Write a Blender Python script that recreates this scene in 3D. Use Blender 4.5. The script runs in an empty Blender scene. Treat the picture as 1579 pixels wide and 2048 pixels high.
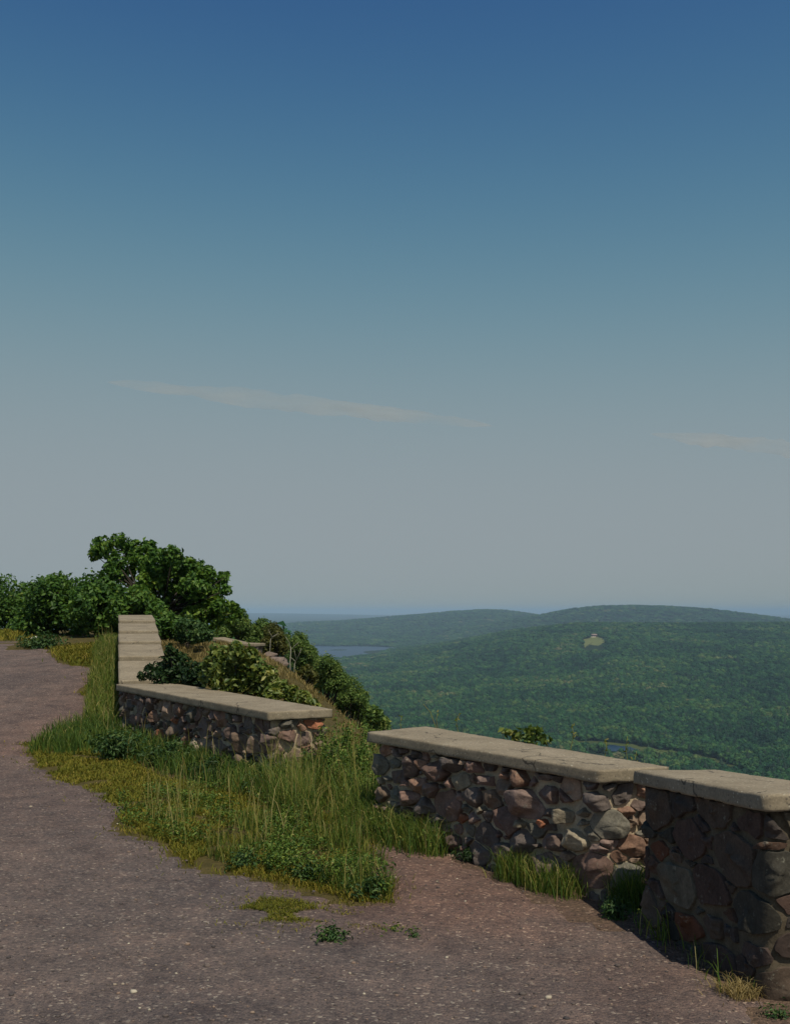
import bpy, math, random
import numpy as np
from mathutils import Vector, noise
from mathutils.geometry import delaunay_2d_cdt

rng = np.random.default_rng(7)
random.seed(7)
S = bpy.context.scene
COL = S.collection

# ------------------------------------------------------------------ camera
F, CX, HY, EYE = 2100.0, 789.5, 1223.0, 1.6       # focal length, centre column, horizon row (photo pixels), eye height
def P(px, py, z):
    """point at height z seen at photo position (px, py)"""
    y = F * (EYE - z) / (py - HY)
    return Vector(((px - CX) * y / F, y, z))
def PY(px, py, y):
    return Vector(((px - CX) * y / F, y, EYE - (py - HY) * y / F))

cam = bpy.data.cameras.new('camera'); co = bpy.data.objects.new('camera', cam); COL.objects.link(co)
co.location = (0, 0, EYE); co.rotation_euler = (math.radians(90), 0, 0)
cam.sensor_width = 36; cam.lens = F / 2048 * 36; cam.shift_y = (HY - 1024) / 2048
cam.clip_start = 0.05; cam.clip_end = 200000
S.camera = co

# ------------------------------------------------------------------ terrain
def sst(t):
    t = np.clip(t, 0, 1); return t * t * (3 - 2 * t)
EY = np.array([-60, -20, 0, 3, 4.5, 6.5, 9, 12, 16, 20, 26, 35, 60, 100, 400, 1000, 3000.])
EX = np.array([8, 5.5, 4.2, 3.4, 2.8, 1.8, .25, -1.15, -2.2, -3.3, -4.9, -6.1, -8.8, -12.5, -46, -130, -900.])
ZY = np.array([-100, 12, 13.2, 14.2, 18.0, 19.6, 21, 23, 26, 32, 40, 60, 100, 200, 400, 700, 1100, 2000.])
ZL = np.array([0, 0, .03, .13, .62, .80, .9, .97, 1.0, 1.0, .9, .2, -2, -12, -30, -60, -120, -160.])
ZR = np.array([0, 0, .03, .13, .62, .79, .88, .90, .66, .12, -.3, -1.2, -3.5, -11, -28, -60, -120, -160.])
RLx = [300, 480, 549, 595, 683, 754, 808, 896, 960, 1005, 1050, 1083, 1150, 1300, 1500, 1700]
RLy = [1262, 1256, 1253, 1247, 1244, 1238, 1233, 1226, 1222, 1223, 1228, 1233, 1240, 1250, 1258, 1262]
RRx = [700, 900, 1000, 1083, 1150, 1200, 1260, 1320, 1420, 1500, 1579, 1700, 1900]
RRy = [1272, 1258, 1246, 1233, 1221, 1215, 1213, 1214, 1220, 1231, 1241, 1252, 1262]
def wob(x, y, s, k):
    return (np.sin(x / s + 1.3 * k) * np.cos(y / s * 1.17 + 2.1 * k) + .6 * np.sin(x / s * 2.3 + y / s * 1.9 + k) + .35 * np.sin(x / s * 4.1 - y / s * 3.7 + 3 * k)) / 1.95
def T_edge(x, y):
    e = np.interp(y, EY, EX); de = (np.interp(y + .5, EY, EX) - np.interp(y - .5, EY, EX))
    return (x - e) / np.sqrt(1 + de * de)
def T(x, y):
    x = np.asarray(x, float); y = np.asarray(y, float)
    t = sst((x / np.maximum(y, 1) + .28) / .05)
    zp = np.interp(y, ZY, ZL) * (1 - t) + np.interp(y, ZY, ZR) * t
    zp = zp + .01 * np.exp(-((x - 1.9) ** 2 + (y - 4.0) ** 2) / 1.5)
    zp = zp + .012 * wob(x, y, .9, 1) * sst((y - 2) / 3) + np.where(y > 40, .004 * (y - 40) * wob(x, y, 14, 2), 0) * (y < 900)
    d = T_edge(x, y)
    fall = np.where(d < 0, 0, np.where(d < 2, d * d / 4, d - 1.0))
    fall = fall * (1 + .12 * wob(x, y, 6, 3)) + np.where(d > 0, .10 * wob(x, y, .7, 4) * np.minimum(d, 1), 0)
    near = zp - fall
    u = x / np.maximum(y, 1) * F + CX
    fl = -150 + 2.5 * wob(x, y, 210, 5) * sst((y - 1300) / 600)
    hp = np.interp(y, [1150, 1500, 3000, 3400, 4300], [0, 16, 109, 100, 0])
    v = fl + hp * sst((x + 200) / 800) + (hp > 5) * 3.0 * wob(x, y, 260, 6)
    for (rx, ry, yc, hw) in ((RLx, RLy, 7000., 2600.), (RRx, RRy, 5600., 1500.)):
        H = EYE + (HY - np.interp(u, rx, ry)) * yc / F
        tt = np.clip((y - yc) / hw, -1, 1)
        v = np.maximum(v, -152 + (H + 152) * np.cos(tt * math.pi / 2) ** 2 + 5 * wob(x, y, 330, 7) * (np.abs(tt) < .9) * (1 - np.abs(tt)))
    far = -105 + 75 * np.exp(-((y - 20000) / 5000) ** 2) * sst((1000 - u) / 500)
    v = np.where(y > 8500, v + (far + 150) * sst((y - 8500) / 3000), v)
    return np.maximum(near, v)
def Tz(x, y): return float(T(x, y))
def G(px, py):
    """first hit of the sight line through (px, py) with the terrain"""
    ys = np.concatenate([np.arange(2, 60, .02), np.geomspace(60, 9000, 4000)])
    xs = (px - CX) * ys / F; zs = EYE - (py - HY) * ys / F
    hit = np.nonzero(T(xs, ys) >= zs)[0]
    k = hit[0] if len(hit) else len(ys) - 1
    return np.array([xs[k], ys[k]])
def poly_px(pts): return np.array([G(*p) for p in pts])
def inside(poly, x, y):
    r = np.zeros(len(x), bool); n = len(poly)
    for i in range(n):
        x1, y1 = poly[i]; x2, y2 = poly[(i + 1) % n]
        c = ((y1 > y) != (y2 > y)) & (x < (x2 - x1) * (y - y1) / (y2 - y1 + 1e-12) + x1)
        r ^= c
    return r
def scatter(poly, n):
    lo, hi = poly.min(0), poly.max(0); out = np.zeros((0, 2)); 
    while len(out) < n:
        q = rng.uniform(lo, hi, (n * 2, 2)); out = np.vstack([out, q[inside(poly, q[:, 0], q[:, 1])]])
    return out[:n]
def seg_scatter(pts, w, n):
    """points along a polyline, gaussian half-width w"""
    pts = np.array(pts, float); L = np.hypot(*np.diff(pts, axis=0).T); c = np.r_[0, np.cumsum(L)]
    s = rng.uniform(0, c[-1], n)
    q = np.c_[np.interp(s, c, pts[:, 0]), np.interp(s, c, pts[:, 1])]
    return q + np.clip(rng.normal(0, w, (n, 2)), -1.7 * w, 1.7 * w)

# ------------------------------------------------------------------ mesh + tag helpers
def tag(o, label=None, cat=None, group=None, kind=None):
    for k, v in (('label', label), ('category', cat), ('group', group), ('kind', kind)):
        if v: o[k] = v
    return o
def mesh_obj(name, V, faces, mat, parent=None, smooth=False, attr=None, col=None):
    """V (n,3); faces: list of index arrays, each (m,k)"""
    me = bpy.data.meshes.new(name)
    V = np.asarray(V, np.float32); me.vertices.add(len(V)); me.vertices.foreach_set('co', V.ravel())
    faces = [np.asarray(f, np.int32) for f in faces if len(f)]
    nl = sum(f.size for f in faces); npoly = sum(len(f) for f in faces)
    me.loops.add(nl); me.loops.foreach_set('vertex_index', np.concatenate([f.ravel() for f in faces]))
    tot = np.concatenate([np.full(len(f), f.shape[1], np.int32) for f in faces])
    me.polygons.add(npoly); me.polygons.foreach_set('loop_start', np.r_[0, np.cumsum(tot)[:-1]].astype(np.int32)); me.polygons.foreach_set('loop_total', tot)
    if smooth: me.polygons.foreach_set('use_smooth', np.ones(npoly, bool))
    me.update(calc_edges=True); me.validate()
    if attr is not None:
        a = me.attributes.new('tint', 'FLOAT', 'POINT'); a.data.foreach_set('value', np.asarray(attr, np.float32))
    if col is not None:
        a = me.attributes.new('col', 'FLOAT_COLOR', 'POINT'); c = np.ones((len(V), 4), np.float32); c[:, :3] = col; a.data.foreach_set('color', c.ravel())
    o = bpy.data.objects.new(name, me); COL.objects.link(o)
    if mat: me.materials.append(mat)
    if parent: o.parent = parent
    return o
def empty(name, loc=(0, 0, 0)):
    o = bpy.data.objects.new(name, None); COL.objects.link(o); o.empty_display_size = .2
    o['_base'] = tuple(float(c) for c in loc); return o
def settle():
    """move every Empty to its thing's base, keeping the parts where they are"""
    for o in list(COL.objects):
        if o.type == 'EMPTY' and '_base' in o:
            b = Vector(o['_base']); del o['_base']
            o.location = b
            for c in o.children:
                c.location = c.location - b
class MB:
    """collects arrays and builds one mesh"""
    def __init__(s): s.V = []; s.F = {}; s.A = []; s.n = 0
    def add(s, V, faces, a=0.):
        V = np.asarray(V, float)
        for f in faces:
            f = np.asarray(f, int)
            if len(f): s.F.setdefault(f.shape[1], []).append(f + s.n)
        s.V.append(V); s.A.append(np.broadcast_to(np.asarray(a, float), (len(V),)).copy()); s.n += len(V)
    def build(s, name, mat, parent=None, smooth=False):
        return mesh_obj(name, np.vstack(s.V), [np.vstack(f) for f in s.F.values()], mat, parent, smooth, np.concatenate(s.A))
def tube(mb, pts, rad, n=6, a=0.):
    pts = np.array(pts, float); m = len(pts); rad = np.broadcast_to(rad, (m,))
    tg = np.gradient(pts, axis=0); tg /= np.linalg.norm(tg, axis=1)[:, None] + 1e-9
    ref = np.where(np.abs(tg[:, 2:3]) > .9, [[1., 0, 0]], [[0, 0, 1.]])
    u = np.cross(tg, ref); u /= np.linalg.norm(u, axis=1)[:, None]; w = np.cross(tg, u)
    an = np.arange(n) / n * 2 * math.pi
    V = pts[:, None] + rad[:, None, None] * (np.cos(an)[None, :, None] * u[:, None] + np.sin(an)[None, :, None] * w[:, None])
    i = np.arange(m - 1)[:, None] * n; j = np.arange(n)[None]; j2 = (j + 1) % n
    q = np.stack([i + j, i + j2, i + n + j2, i + n + j], -1).reshape(-1, 4)
    mb.add(V.reshape(-1, 3), [q, [list(range(n))[::-1]], [[(m - 1) * n + k for k in range(n)]]], a)

# ------------------------------------------------------------------ materials
def new_mat(name):
    m = bpy.data.materials.new(name); m.use_nodes = True; nt = m.node_tree; nt.nodes.clear()
    out = nt.nodes.new('ShaderNodeOutputMaterial')
    return m, nt, out
class NB:
    def __init__(s, nt): s.nt = nt
    def n(s, t, **k):
        nd = s.nt.nodes.new(t)
        for a, b in k.items():
            if a.startswith('i_'): nd.inputs[int(a[2:])].default_value = b
            else: setattr(nd, a, b)
        return nd
    def l(s, a, b): s.nt.links.new(a, b)
    def noise(s, scale, detail=3, rough=.6, vec=None):
        nd = s.n('ShaderNodeTexNoise'); nd.inputs['Scale'].default_value = scale; nd.inputs['Detail'].default_value = detail; nd.inputs['Roughness'].default_value = rough
        if vec is not None: s.l(vec, nd.inputs['Vector'])
        return nd.outputs['Fac']
    def pos(s):
        return s.n('ShaderNodeNewGeometry').outputs['Position']
    def ramp(s, fac, stops):
        nd = s.n('ShaderNodeValToRGB'); el = nd.color_ramp.elements
        while len(el) < len(stops): el.new(.5)
        for e, (p, c) in zip(el, stops): e.position = p; e.color = (*c, 1) if len(c) == 3 else c
        s.l(fac, nd.inputs[0]); return nd.outputs[0]
    def mix(s, fac, a, b, mode='MIX'):
        nd = s.n('ShaderNodeMix', data_type='RGBA', blend_type=mode)
        for sock, v in ((nd.inputs[0], fac), (nd.inputs[6], a), (nd.inputs[7], b)):
            if isinstance(v, (int, float)): sock.default_value = v
            elif isinstance(v, tuple): sock.default_value = (*v, 1)
            else: s.l(v, sock)
        return nd.outputs[2]
    def math(s, op, a, b=0.):
        nd = s.n('ShaderNodeMath', operation=op)
        for sock, v in ((nd.inputs[0], a), (nd.inputs[1], b)):
            if isinstance(v, (int, float)): sock.default_value = v
            else: s.l(v, sock)
        return nd.outputs[0]
    def attr(s, name, out='Fac'):
        nd = s.n('ShaderNodeAttribute'); nd.attribute_name = name; return nd.outputs[out]
    def bump(s, h, strength, dist):
        nd = s.n('ShaderNodeBump'); nd.inputs['Strength'].default_value = strength; nd.inputs['Distance'].default_value = dist
        s.l(h, nd.inputs['Height']); return nd.outputs[0]
    def bsdf(s, col, rough=.9, spec=.2, normal=None):
        nd = s.n('ShaderNodeBsdfPrincipled'); nd.inputs['Roughness'].default_value = rough; nd.inputs['Specular IOR Level'].default_value = spec
        if isinstance(col, tuple): nd.inputs['Base Color'].default_value = (*col, 1)
        else: s.l(col, nd.inputs['Base Color'])
        if normal is not None: s.l(normal, nd.inputs['Normal'])
        return nd.outputs[0]

def leaf_mat(name, stops, transl=.3, rough=.5, spec=.25):
    m, nt, out = new_mat(name); b = NB(nt)
    c = b.ramp(b.attr('tint'), stops)
    p = b.bsdf(c, rough, spec)
    tr = b.n('ShaderNodeBsdfTranslucent'); c2 = b.mix(1., c, (1.15, 1.1, .6), 'MULTIPLY'); b.l(c2, tr.inputs[0])
    mx = b.n('ShaderNodeMixShader'); mx.inputs[0].default_value = transl
    b.l(p, mx.inputs[1]); b.l(tr.outputs[0], mx.inputs[2]); b.l(mx.outputs[0], out.inputs[0]); return m

def concrete_mat():
    m, nt, out = new_mat('weathered_concrete'); b = NB(nt); p = b.pos()
    n1 = b.noise(3.2, 6, .7, p); n2 = b.noise(60, 4, .75, p)
    c = b.ramp(n1, [(.3, (.215, .18, .133)), (.5, (.285, .24, .178)), (.72, (.36, .305, .23))])
    c = b.mix(b.math('MULTIPLY', b.math('SUBTRACT', b.noise(9, 5, .8, p), .52), 2.2), c, (.20, .18, .15))
    v = b.n('ShaderNodeTexVoronoi'); v.inputs['Scale'].default_value = 85; b.l(p, v.inputs['Vector'])
    rnd = b.n('ShaderNodeSeparateColor'); b.l(v.outputs['Color'], rnd.inputs[0])
    spk = b.math('MULTIPLY', b.math('GREATER_THAN', rnd.outputs[0], .82), b.math('LESS_THAN', v.outputs['Distance'], .42))
    c = b.mix(b.math('MULTIPLY', spk, .7), c, b.ramp(rnd.outputs[1], [(0, (.08, .07, .065)), (.5, (.2, .17, .14)), (1, (.66, .62, .5))]))
    c = b.mix(.5, c, b.ramp(n2, [(.3, (.5, .5, .5)), (.7, (1.35, 1.35, 1.35))]), 'MULTIPLY')
    dn_ = b.n('ShaderNodeTexNoise'); dn_.inputs['Scale'].default_value = 6; dn_.inputs['Detail'].default_value = 5; b.l(p, dn_.inputs['Vector'])
    va = b.n('ShaderNodeVectorMath', operation='MULTIPLY_ADD'); b.l(dn_.outputs['Color'], va.inputs[0]); va.inputs[1].default_value = (.22, .22, .22); b.l(p, va.inputs[2])
    vc = b.n('ShaderNodeTexVoronoi', feature='DISTANCE_TO_EDGE'); vc.inputs['Scale'].default_value = 1.15; b.l(va.outputs[0], vc.inputs['Vector'])
    ck = b.math('MULTIPLY', b.math('LESS_THAN', vc.outputs['Distance'], .006), b.math('GREATER_THAN', b.noise(1.7, 2, .5, p), .5))
    c = b.mix(b.math('MULTIPLY', ck, .7), c, (.05, .045, .04))
    lich = b.ramp(b.noise(13, 5, .8, p), [(.62, (0, 0, 0)), (.67, (1, 1, 1))]); c = b.mix(b.math('MULTIPLY', lich, .4), c, (.16, .155, .12))
    h = b.math('ADD', b.math('MULTIPLY', n2, .8), b.math('MULTIPLY', v.outputs['Distance'], .5))
    b.l(b.bsdf(c, .95, .15, b.bump(h, .45, .003)), out.inputs[0]); return m
def stone_mat():
    m, nt, out = new_mat('field_stone'); b = NB(nt); p = b.pos()
    base = b.attr('col', 'Color')
    n1 = b.noise(11, 6, .7, p); n2 = b.noise(70, 5, .7, p)
    c = b.mix(.75, base, b.ramp(n1, [(.28, (.45, .43, .42)), (.5, (1, 1, 1)), (.75, (1.6, 1.5, 1.4))]), 'MULTIPLY')
    li = b.ramp(b.noise(19, 5, .75, p), [(.60, (0, 0, 0)), (.68, (1, 1, 1))])
    c = b.mix(b.math('MULTIPLY', li, .45), c, (.34, .33, .27))
    c = b.mix(.5, c, b.ramp(n2, [(.3, (.45, .45, .45)), (.7, (1.45, 1.45, 1.45))]), 'MULTIPLY')
    h = b.math('ADD', b.math('MULTIPLY', n1, 1.6), b.math('MULTIPLY', n2, .5))
    b.l(b.bsdf(c, .85, .25, b.bump(h, .6, .008)), out.inputs[0]); return m
def mortar_mat(k=1.):
    m, nt, out = new_mat('old_mortar'); b = NB(nt); p = b.pos()
    n1 = b.noise(8, 5, .7, p); n2 = b.noise(90, 4, .7, p)
    c = b.ramp(n1, [(.3, (.30 * k, .245 * k, .18 * k)), (.55, (.45 * k, .37 * k, .27 * k)), (.75, (.55 * k, .46 * k, .34 * k))])
    c = b.mix(.5, c, b.ramp(n2, [(.3, (.5, .5, .5)), (.7, (1.4, 1.4, 1.4))]), 'MULTIPLY')
    b.l(b.bsdf(c, .95, .1, b.bump(b.math('ADD', n1, n2), .5, .006)), out.inputs[0]); return m
def gravel_nodes(b, p, scale=1.):
    """speckled crushed-stone colour and height"""
    v = b.n('ShaderNodeTexVoronoi'); v.inputs['Scale'].default_value = 72 * scale; b.l(p, v.inputs['Vector'])
    sp = b.n('ShaderNodeSeparateColor'); b.l(v.outputs['Color'], sp.inputs[0])
    v2 = b.n('ShaderNodeTexVoronoi'); v2.inputs['Scale'].default_value = 230 * scale; b.l(p, v2.inputs['Vector'])
    sp2 = b.n('ShaderNodeSeparateColor'); b.l(v2.outputs['Color'], sp2.inputs[0])
    c1 = b.ramp(sp.outputs[0], [(0, (.055, .05, .055)), (.35, (.12, .10, .10)), (.7, (.17, .135, .125)), (.94, (.235, .18, .155)), (.99, (.50, .44, .37))])
    c2 = b.ramp(sp2.outputs[0], [(0, (.06, .052, .055)), (.5, (.13, .105, .10)), (.96, (.20, .16, .14)), (1, (.36, .32, .27))])
    c = b.mix(.5, c1, c2)
    h = b.math('ADD', b.math('MULTIPLY', v.outputs['Distance'], -1.), b.math('MULTIPLY', v2.outputs['Distance'], -.5))
    return c, h
def road_mat():
    m, nt, out = new_mat('worn_gravelly_asphalt'); b = NB(nt); p = b.pos()
    c, h = gravel_nodes(b, p)
    c = b.mix(1., c, b.ramp(b.noise(.55, 5, .65, p), [(.3, (.78, .80, .85)), (.55, (1.1, 1.07, 1.06)), (.75, (1.4, 1.26, 1.18))]), 'MULTIPLY')
    c = b.mix(.8, c, b.ramp(b.noise(3.5, 5, .7, p), [(.3, (.6, .6, .63)), (.5, (1, 1, 1)), (.72, (1.42, 1.34, 1.28))]), 'MULTIPLY')
    dirt = b.mix(1., c, b.mix(b.noise(5, 5, .7, p), (1.0, .80, .72), (1.42, 1.13, 1.0)), 'MULTIPLY')
    f = b.math('ADD', b.attr('tint'), b.math('MULTIPLY', b.math('SUBTRACT', b.noise(4, 5, .7, p), .5), .9))
    fm = b.n('ShaderNodeClamp'); b.l(f, fm.inputs[0])
    c = b.mix(fm.outputs[0], c, dirt)
    b.l(b.bsdf(c, .93, .2, b.bump(b.math('ADD', h, b.math('MULTIPLY', b.noise(25, 4, .7, p), .8)), .9, .008)), out.inputs[0]); return m
def soil_mat():
    m, nt, out = new_mat('hillside_soil'); b = NB(nt); p = b.pos()
    c, h = gravel_nodes(b, p, .8)
    c = b.mix(1., c, (1.15, .94, .84), 'MULTIPLY')
    g = b.ramp(b.noise(7, 6, .75, p), [(.25, (.06, .055, .022)), (.5, (.11, .09, .034)), (.75, (.16, .125, .055))])
    f = b.math('ADD', b.attr('tint'), b.math('MULTIPLY', b.math('SUBTRACT', b.noise(3, 6, .75, p), .5), .8))
    fm = b.n('ShaderNodeClamp'); b.l(f, fm.inputs[0])
    c = b.mix(fm.outputs[0], c, g)
    b.l(b.bsdf(c, .95, .1, b.bump(b.math('ADD', h, b.math('MULTIPLY', b.noise(14, 5, .7, p), 2.)), .8, .015)), out.inputs[0]); return m
def wood_floor_mat():
    m, nt, out = new_mat('forest_floor'); b = NB(nt); p = b.pos()
    c = b.ramp(b.noise(.03, 8, .75, p), [(.3, (.012, .024, .012)), (.55, (.022, .04, .018)), (.75, (.04, .055, .024))])
    b.l(b.bsdf(c, .95, .1, b.bump(b.noise(.06, 6, .8, p), 1., 5.)), out.inputs[0]); return m
def meadow_mat(name, a, c_, scale):
    m, nt, out = new_mat(name); b = NB(nt); p = b.pos()
    c = b.ramp(b.noise(scale, 7, .75, p), [(.3, a), (.7, c_)])
    b.l(b.bsdf(c, .95, .1, b.bump(b.noise(scale * 4, 5, .8, p), .6, .5)), out.inputs[0]); return m
def water_mat():
    m, nt, out = new_mat('lake_water'); b = NB(nt); p = b.pos()
    nm = b.bump(b.noise(.25, 3, .6, p), .25, .4)
    b.l(b.bsdf((.010, .03, .07), .35, .15, nm), out.inputs[0]); return m
def plain_mat(name, col, rough=.8, var=.35, scale=20):
    m, nt, out = new_mat(name); b = NB(nt); p = b.pos()
    n = b.noise(scale, 5, .7, p)
    c = b.ramp(n, [(.3, tuple(x * (1 - var) for x in col)), (.7, tuple(x * (1 + var) for x in col))])
    b.l(b.bsdf(c, rough, .2, b.bump(n, .5, .01)), out.inputs[0]); return m
def forest_mat(name, stops):
    m, nt, out = new_mat(name); b = NB(nt)
    oi = b.n('ShaderNodeObjectInfo')
    big = b.noise(.006, 4, .6, oi.outputs['Location'])
    mid = b.noise(.028, 3, .6, oi.outputs['Location'])
    f = b.math('ADD', b.math('MULTIPLY', oi.outputs['Random'], .6), b.math('ADD', b.math('MULTIPLY', b.math('SUBTRACT', big, .44), 1.7), b.math('MULTIPLY', b.math('SUBTRACT', mid, .46), .9)))
    c = b.ramp(f, stops)
    c = b.mix(.5, c, b.ramp(b.attr('tint'), [(0, (.7, .7, .7)), (1, (1.35, 1.35, 1.2))]), 'MULTIPLY')
    b.l(b.bsdf(c, .7, .15), out.inputs[0]); return m

M_con, M_sto, M_mor, M_road, M_soil = concrete_mat(), stone_mat(), mortar_mat(), road_mat(), soil_mat()
M_mor_shaded = mortar_mat(.28)  # mortar copy with shade put into its colour, for the nearest wall
M_floor, M_water = wood_floor_mat(), water_mat()
M_bark = plain_mat('dark_bark', (.045, .038, .032)); M_birch = plain_mat('bleached_dead_wood', (.48, .45, .38), .8, .25, 30)
GREEN = [(0, (.034, .088, .02)), (.4, (.085, .185, .03)), (.75, (.18, .285, .044)), (1, (.30, .37, .07))]
M_oak = leaf_mat('oak_leaf', GREEN)
M_bush = leaf_mat('bush_leaf', [(0, (.03, .078, .02)), (.45, (.075, .165, .03)), (.85, (.15, .25, .042)), (1, (.25, .32, .07))])
M_slope = leaf_mat('slope_leaf', [(0, (.05, .105, .03)), (.5, (.13, .215, .05)), (1, (.26, .31, .08))])
M_olive = leaf_mat('olive_leaf', [(0, (.05, .065, .018)), (.5, (.115, .125, .03)), (1, (.20, .18, .055))])
M_shrub = leaf_mat('pale_shrub_leaf', [(0, (.045, .085, .022)), (.35, (.11, .17, .036)), (.7, (.23, .27, .06)), (1, (.42, .40, .14))], .3, .45, .4)
M_dshrub = leaf_mat('dark_shrub_leaf', [(0, (.014, .036, .018)), (.6, (.032, .072, .024)), (.92, (.075, .12, .035)), (1, (.2, .22, .08))])
M_weed = leaf_mat('weed_leaf', [(0, (.024, .06, .024)), (.5, (.055, .118, .036)), (1, (.14, .20, .055))], .25)
M_leafy = leaf_mat('leafy_weed', [(0, (.038, .09, .022)), (.45, (.10, .18, .034)), (.8, (.20, .27, .05)), (1, (.38, .35, .12))])
M_grass = leaf_mat('grass_blade', [(0, (.03, .068, .016)), (.35, (.08, .145, .026)), (.65, (.18, .225, .04)), (.88, (.30, .26, .08)), (1, (.52, .44, .2))], .3, .6, .2)
M_short = leaf_mat('short_turf_blade', [(0, (.075, .10, .018)), (.5, (.18, .18, .027)), (.85, (.29, .23, .045)), (1, (.36, .27, .08))], .25, .7, .1)
M_dry = leaf_mat('dry_grass_blade', [(0, (.11, .10, .034)), (.5, (.24, .185, .075)), (1, (.42, .33, .16))], .25, .7, .1)
M_peb = leaf_mat('pebble', [(0, (.06, .055, .06)), (.45, (.15, .12, .11)), (.7, (.26, .18, .14)), (.85, (.40, .35, .28)), (1, (.68, .62, .5))], 0., .85, .2)
M_flower = plain_mat('white_petal', (.75, .75, .68))

# ------------------------------------------------------------------ terrain sheets
def polar():
    th = np.concatenate([np.radians(np.arange(-34, 34.01, .22)), np.radians(np.arange(37, 323.1, 4.))])
    r = np.concatenate([[.15, .5, .9], np.geomspace(1.3, 45000, 560)])
    return th, r
th, rr = polar()
nt_, nr = len(th), len(rr)
TH, RR = np.meshgrid(th, rr); X, Y = RR * np.sin(TH), RR * np.cos(TH)
Z = T(X, Y)
V = np.stack([X, Y, Z], -1).reshape(-1, 3)
i = np.arange(nr - 1)[:, None] * nt_; j = np.arange(nt_)[None]; j2 = (j + 1) % nt_
Q = np.stack([i + j, i + nt_ + j, i + nt_ + j2, i + j2], -1)
ring = np.repeat(np.arange(nr - 1)[:, None], nt_, 1)
def sub_sheet(name, lo, hi, mat, attr=None):
    sel = (rr[ring] >= lo) & (rr[ring] < hi); q = Q[sel]
    ids, inv = np.unique(q, return_inverse=True)
    o = mesh_obj(name, V[ids], [inv.reshape(-1, 4)], mat, None, True, None if attr is None else attr[ids])
    tag(o, kind='structure'); return o
# grassiness of the soil: 1 grassy, 0 bare reddish dirt
bare = np.exp(-((V[:, 0] + .55) ** 2 + (V[:, 1] - 11.3) ** 2) / 1.2) * 1.4
gr_attr = np.clip(np.where((V[:, 1] > 8.0) | (V[:, 0] < -.15), 1.0, .2) - bare, 0, 1)
centre_fill = None
sub_sheet('ground', .0, 60, M_soil, gr_attr)
sub_sheet('valley', 60, 4450, M_floor)
sub_sheet('hills', 4450, 1e9, M_floor)
# close the small hole under the camera
a0 = np.arange(nt_)
mesh_obj('ground', np.vstack([[0, 0, Tz(0, .01)], V[:nt_]]), [np.stack([np.zeros(nt_, int), 1 + a0, 1 + (a0 + 1) % nt_], -1)], M_soil, attr=np.ones(nt_ + 1))['kind'] = 'structure'

# water, marsh, clearing in the valley
def flat_sheet(name, pts, z, mat, jitter, n=8, drape=None):
    pts = np.array(pts, float); out = []
    for k in range(len(pts)):
        a, c = pts[k], pts[(k + 1) % len(pts)]
        for q in range(n):
            out.append(a + (c - a) * q / n + rng.normal(0, jitter, 2) * (q > 0))
    out = np.array(out); m = len(out)
    if drape is None:
        Vv = np.c_[out, np.full(m, z)]; fs = [[list(range(m))]]
        o = mesh_obj(name, Vv, fs, mat)
    else:
        c = out.mean(0); rings = [c + (out - c) * s for s in (1, .8, .6, .4, .2)]
        pp = np.vstack(rings + [c[None]]); Vv = np.c_[pp, T(pp[:, 0], pp[:, 1]) + drape]
        q = [[r * m + k, r * m + (k + 1) % m, (r + 1) * m + (k + 1) % m, (r + 1) * m + k] for r in range(4) for k in range(m)]
        t = [[4 * m + k, 4 * m + (k + 1) % m, 5 * m] for k in range(m)]
        o = mesh_obj(name, Vv, [q, t], mat, None, True)
    tag(o, kind='structure'); return out
def pz(px, py, z): v = P(px, py, z); return (v.x, v.y)
lake = flat_sheet('lake', [(-700, 3150), (-330, 3130), (-165, 3210), (-60, 3480), (20, 3900), (30, 4330), (-150, 4520), (-700, 4520)], -147.2, M_water, 14)
marsh_px = [(1130, 1484), (1180, 1484), (1260, 1489), (1340, 1501), (1420, 1514), (1480, 1536), (1530, 1562), (1490, 1560), (1425, 1533), (1345, 1518), (1280, 1510), (1200, 1504), (1140, 1492)]
marsh = flat_sheet('marsh', [pz(a, c, -149) for a, c in marsh_px], -149.2, meadow_mat('marsh_grass', (.035, .06, .018), (.10, .115, .035), .05), 2, 8, drape=.7)
flat_sheet('pond', [pz(*q, -149) for q in [(1165, 1491), (1200, 1490), (1250, 1494), (1275, 1500), (1272, 1506), (1235, 1505), (1185, 1500)]], -148.0, M_water, 1.5)
flat_sheet('pond', [pz(*q, -149) for q in [(1305, 1508), (1340, 1509), (1380, 1516), (1388, 1521), (1350, 1519), (1312, 1514)]], -148.0, M_water, 1.5)
clear = flat_sheet('clearing', [G(*q) for q in [(1166, 1279), (1180, 1274), (1196, 1274), (1212, 1281), (1205, 1286), (1196, 1292), (1180, 1290), (1169, 1296), (1165, 1288)]], 0, meadow_mat('clearing_grass', (.10, .125, .04), (.19, .20, .07), .06), 1.5, 5, drape=.5)

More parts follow.
